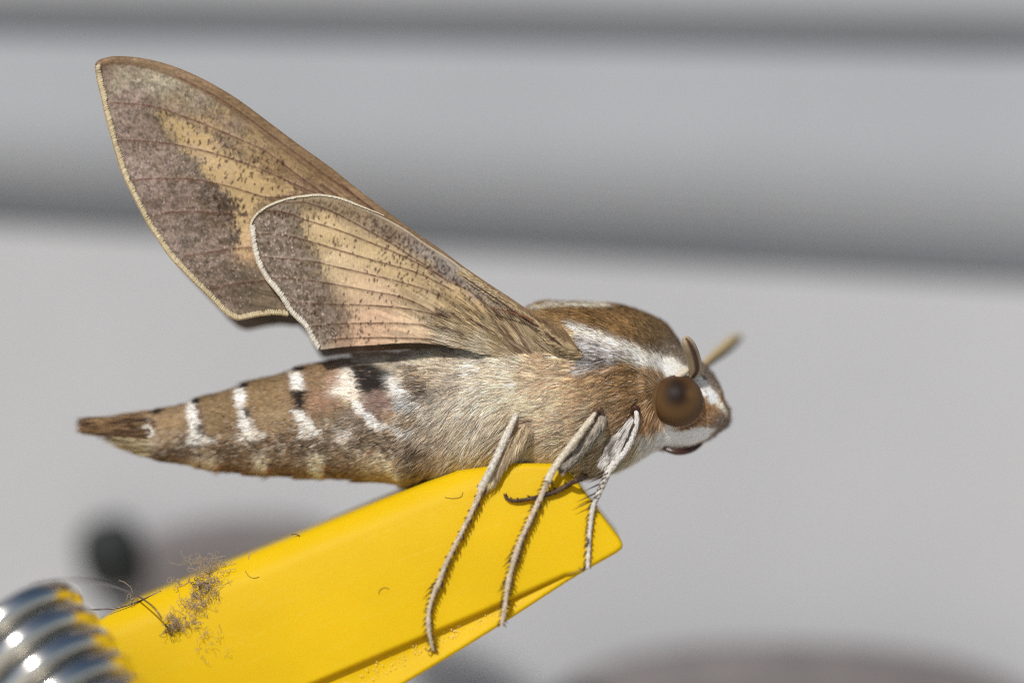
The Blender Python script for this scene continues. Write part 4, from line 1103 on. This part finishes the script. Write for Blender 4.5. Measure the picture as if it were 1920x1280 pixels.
# front leg: a broad flattened thigh of grey and white hair, then the shin
f_edge = [(1192,768,-1.30,6),(1194,786,-1.34,8),(1190,806,-1.40,9),(1182,828,-1.44,9),(1170,848,-1.48,9),(1156,864,-1.52,10),(1148,876,-1.54,10)]
f_tar = [(1152,866,-1.54,10),(1140,886,-1.58,10.5),(1130,908,-1.62,10),(1120,930,-1.68,8.5),(1113,946,-1.72,7.5),(1109,966,-1.76,6.5),(1106,990,-1.82,6.2),(1104,1015,-1.88,6),(1103,1040,-1.94,5.6),(1102,1062,-2.0,5)]
leg([('leg', f_edge, white, 16, .8), ('foot', f_tar, white, 14, None),
     ('knee', [(1183,774,-1.30,5),(1189,764,-1.34,7.5),(1196,766,-1.32,7),(1199,778,-1.26,4)], lambda t, a: np.tile(lin((70,40,26)), (len(t), 1)), 14, None),
     ('claw', [(1102,1062,-2.0,3.4),(1095,1067,-2.0,2.4),(1088,1066,-2.0,1.8),(1085,1061,-2.0,.5)], brownc, 8, None)],
    [([(1140,886,-1.66,9),(1130,908,-1.7,8),(1116,940,-1.76,7)], 1, 5, 27, .62), ([(1140,886,-1.72,0),(1130,908,-1.76,0),(1116,940,-1.82,0)], 1, 6, 10, .4),
     (f_tar[4:], 1, 16, 9, .35), (f_tar[4:], -1, 10, 4, .35), ([(1109,960,-1.86,0),(1106,990,-1.9,0),(1104,1015,-1.96,0)], 1, 8, 9, .2)], moth,
    [('leg_hair', f_edge, (190,182,172), (240,234,226), 18, 8), ('leg_hair', f_tar, (186,176,164), (240,232,222), 16, 6)])
n = 2800
s = rng.random(n); w = rng.random(n)
ax_ = 1184 - 52 * s; ay = 780 + 74 * s; bx2 = 1188 - 30 * s; by2 = 786 + 78 * s
bx = ax_ * (1 - w) + bx2 * w - 4 * np.sin(s * 3); by = ay * (1 - w) + by2 * w + 8 * np.sin(s * 3) * w
d = np.stack([-.52 + rng.normal(0, .08, n), rng.normal(-.02, .04, n), -.85 + rng.normal(0, .06, n)], -1)
mk = (fbm(bx / 7, by / 12, 5, 3) > .52) & (w < .8)
col = np.where(mk[:, None], lin((124,116,110))[None], lin((206,200,192))[None]) * np.exp(rng.normal(0, .3, n))[:, None]
strands('thigh_hair', U(bx, by, -1.40 - .12 * w), d, np.tile([0.1, -1., 0], (n, 1)), rng.uniform(.12, .30, n), np.full(n, .021), np.clip(col, 0, .85), M['fur'], moth, lift=.05)
tinted_tube('thigh', [(1184,778,-1.16,5),(1172,800,-1.20,12),(1158,826,-1.24,18),(1146,850,-1.26,17),(1138,862,-1.26,8)], mottle((130,122,114), (190,182,172)), M['leg'], moth, 20, 8, .5)
tinted_tube('thigh', [(1188,772,-1.18,5),(1168,792,-1.18,7),(1140,822,-1.16,7),(1116,846,-1.1,6)], mottle((150,112,80), (190,154,116)), M['leg'], moth, 12, 8)
# leg of the far side, dark against the peg
far_leg = [(1106,890,.3,8),(1088,897,.1,8.5),(1066,908,-.15,8.5),(1044,920,-.45,8),(1020,928,-.72,6.5),(995,934,-.86,5.5),(972,938,-.92,5),(958,937,-.95,4.2),(950,933,-.97,3),(947,929,-.97,1)]
leg([('leg', far_leg, mottle((48,34,28), (104,80,64), 14), 14, None)], [(far_leg[2:], 1, 8, 4, .5)], moth, [('leg_hair', far_leg, (40,28,22), (120,96,78), 10, 6)])

# ------------------------------------------------------------------ lint, fibres and the stray hair
def fibres(n, center, spread, ln, r, yf, curl, mat, name, wob=1.0):
    parts = []
    for k in range(n):
        c = np.array(center) + rng.normal(0, 1, 2) * spread
        m = 9; a = rng.uniform(0, 2 * np.pi); cv = rng.normal(0, curl)
        L = ln * rng.uniform(.4, 1.3) / m
        p = [c]; yy0 = yf(c[0], c[1]) - abs(rng.normal(0, .07)); ys = [yy0]
        for s in range(m):
            a += cv + rng.normal(0, curl * .6)
            p.append(p[-1] + L * np.array([math.cos(a), math.sin(a)])); ys.append(ys[-1] + rng.normal(0, .02))
        p = np.array(p)
        parts.append(tube(U(p[:, 0], p[:, 1], np.array(ys)), np.full(m + 1, r / 100), 4))
    V, F, _ = join(parts)
    return new_mesh(name, V, F, mat)
pf = lambda px, py: float(peg_face(np.array([px]), np.array([py]), np.array([20.]))[0]) - .02
def lint_clump(label, blobs):
    e = empty('lint_clump')
    c = blobs[0][1]; e.location = Vector(U(c[0], c[1], pf(*c)))
    tag(e, label, 'lint')
    bpy.context.view_layer.update()
    for (n, c, sp, ln, r, curl, mt) in blobs:
        o = fibres(n, c, np.array(sp), ln, r, pf, curl, M[mt], 'fibres')
        o.parent = e; o.matrix_parent_inverse = e.matrix_world.inverted(); o['kind'] = 'stuff'
    return e
lint_clump('fuzzy grey brown lint stuck to the top edge of the yellow peg',
           [(110, (388,1092), (14,20), 34, .38, .6, 'lint'), (34, (376,1100), (8,11), 20, .5, .7, 'lint_dark'), (64, (366,1132), (14,16), 28, .4, .6, 'lint'), (60, (392,1060), (20,8), 34, .42, .7, 'lint')])
lint_clump('smaller brownish lint wad lower on the peg face beside the big fuzzy one',
           [(66, (335,1166), (15,8), 24, .42, .6, 'lint'), (26, (318,1180), (7,6), 16, .5, .7, 'lint_dark'), (22, (390,1195), (14,18), 22, .3, .5, 'lint')])
lint_clump('thin pale curled fibres on the peg edge left of the big lint', [(9, (336,1094), (10,5), 34, .5, .6, 'lint')])
lint_clump('little loop of pale fibres on the peg edge beside the spring', [(8, (252,1124), (6,4), 34, .55, .6, 'lint')])
def one_fibre(pts, r, mat, name, label, cat, off=.03, group=None):
    c = catmull([(a, b, d) for (a, b, d) in pts], 8)
    V, Q, T = tube(U(c[:, 0], c[:, 1], c[:, 2]), np.full(len(c), r / 100), 6)
    o = new_mesh(name, V, [Q, T], mat)
    tag(o, label, cat, group)
    return o
one_fibre([(60,1096,1.6),(110,1088,1.6),(150,1088,1.5),(190,1092,.8),(230,1104,-.6),(262,1119,-1.5),(288,1138,-1.9),(304,1160,-2.0)], 1.5, M['hair'], 'stray_hair', 'blurred dark hair arching from the spring over the peg edge', 'hair')
one_fibre([(100,1139,-1.2),(140,1141,-1.25),(180,1142,-1.2),(220,1139,-1.2),(252,1130,-1.2),(280,1118,-1.1),(302,1108,-1.05)], 1.5, M['hair'], 'stray_hair', 'thin sharp dark hair running under the arching one to the peg edge', 'hair')
def surf_fibre(pts, label, mat='lint_dark', r=.4):
    one_fibre([(a, b, pf(a, b) + .008) for (a, b) in pts], r, M[mat], 'fibre', label, 'fibre')
surf_fibre([(460,1070),(467,1080),(476,1083),(486,1081)], 'short bent dark fibre on the yellow face just right of the big lint')
surf_fibre([(710,1113),(713,1105),(722,1101),(730,1104)], 'hooked dark fibre in the middle of the yellow face')
surf_fibre([(834,932),(850,934),(864,931),(868,922)], 'faint fibre on the peg beneath the moth belly')
surf_fibre([(546,1002),(554,1001),(562,1004)], 'tiny brown fibre on the top edge under the abdomen', r=.9)
surf_fibre([(466,1048),(468,1036),(480,1030)], 'thin pale fibre standing on the top edge right of the lint', 'lint', .5)
surf_fibre([(1068,1076),(1084,1068),(1100,1062)], 'pale fibre at the closed end of the groove', 'lint', .3)

# ------------------------------------------------------------------ out-of-focus things behind
def blob(name, px, py, y, rx, ry, rz, mat, label, cat, rot=0):
    V, Q, v = ball(px, py, 0, 100, 100, 40, 28)
    s = np.sign(v) * np.abs(v) ** .8
    s = s * np.array([rx, ry, rz])
    c, sn = math.cos(rot), math.sin(rot)
    s = np.stack([s[:, 0] * c - s[:, 2] * sn, s[:, 1], s[:, 0] * sn + s[:, 2] * c], -1)
    o = new_mesh(name, s, [Q], mat); o.location = Vector(U(px, py, y))
    return tag(o, label, cat)
blob('black_shape', 210, 1040, 14.2, .80, .6, .92, M['dark'], 'small black rounded shape out of focus on the wall above the spring', 'knob', .2)  # rounded form added for a small black blur of unknown identity
blob('brown_shape', 450, 1070, 14.4, 2.7, .35, 1.3, M['brown'], 'dull brown flat shape out of focus behind the peg beside the black knob', 'latch', .05)  # flat form added for the brown blur next to it, identity unknown
blob('low_brown_shape', 1500, 1452, 13.2, 6.6, 1.0, 3.1, M['brown'], 'big dull brown rounded shape out of focus low behind the peg tip', 'cushion', -.03)  # rounded form added for the wide dark blur along the bottom, identity unknown
print('tris', sum(len(o.data.loops) - 2 * len(o.data.polygons) for o in scene.objects if o.type == 'MESH'))

# children keep their place although the moth's origin sits at its feet
inv = moth.matrix_world.inverted()
for o in scene.objects:
    if o.parent == moth:
        o.matrix_parent_inverse = inv
for o in scene.objects:
    if o.parent == wall:
        pass
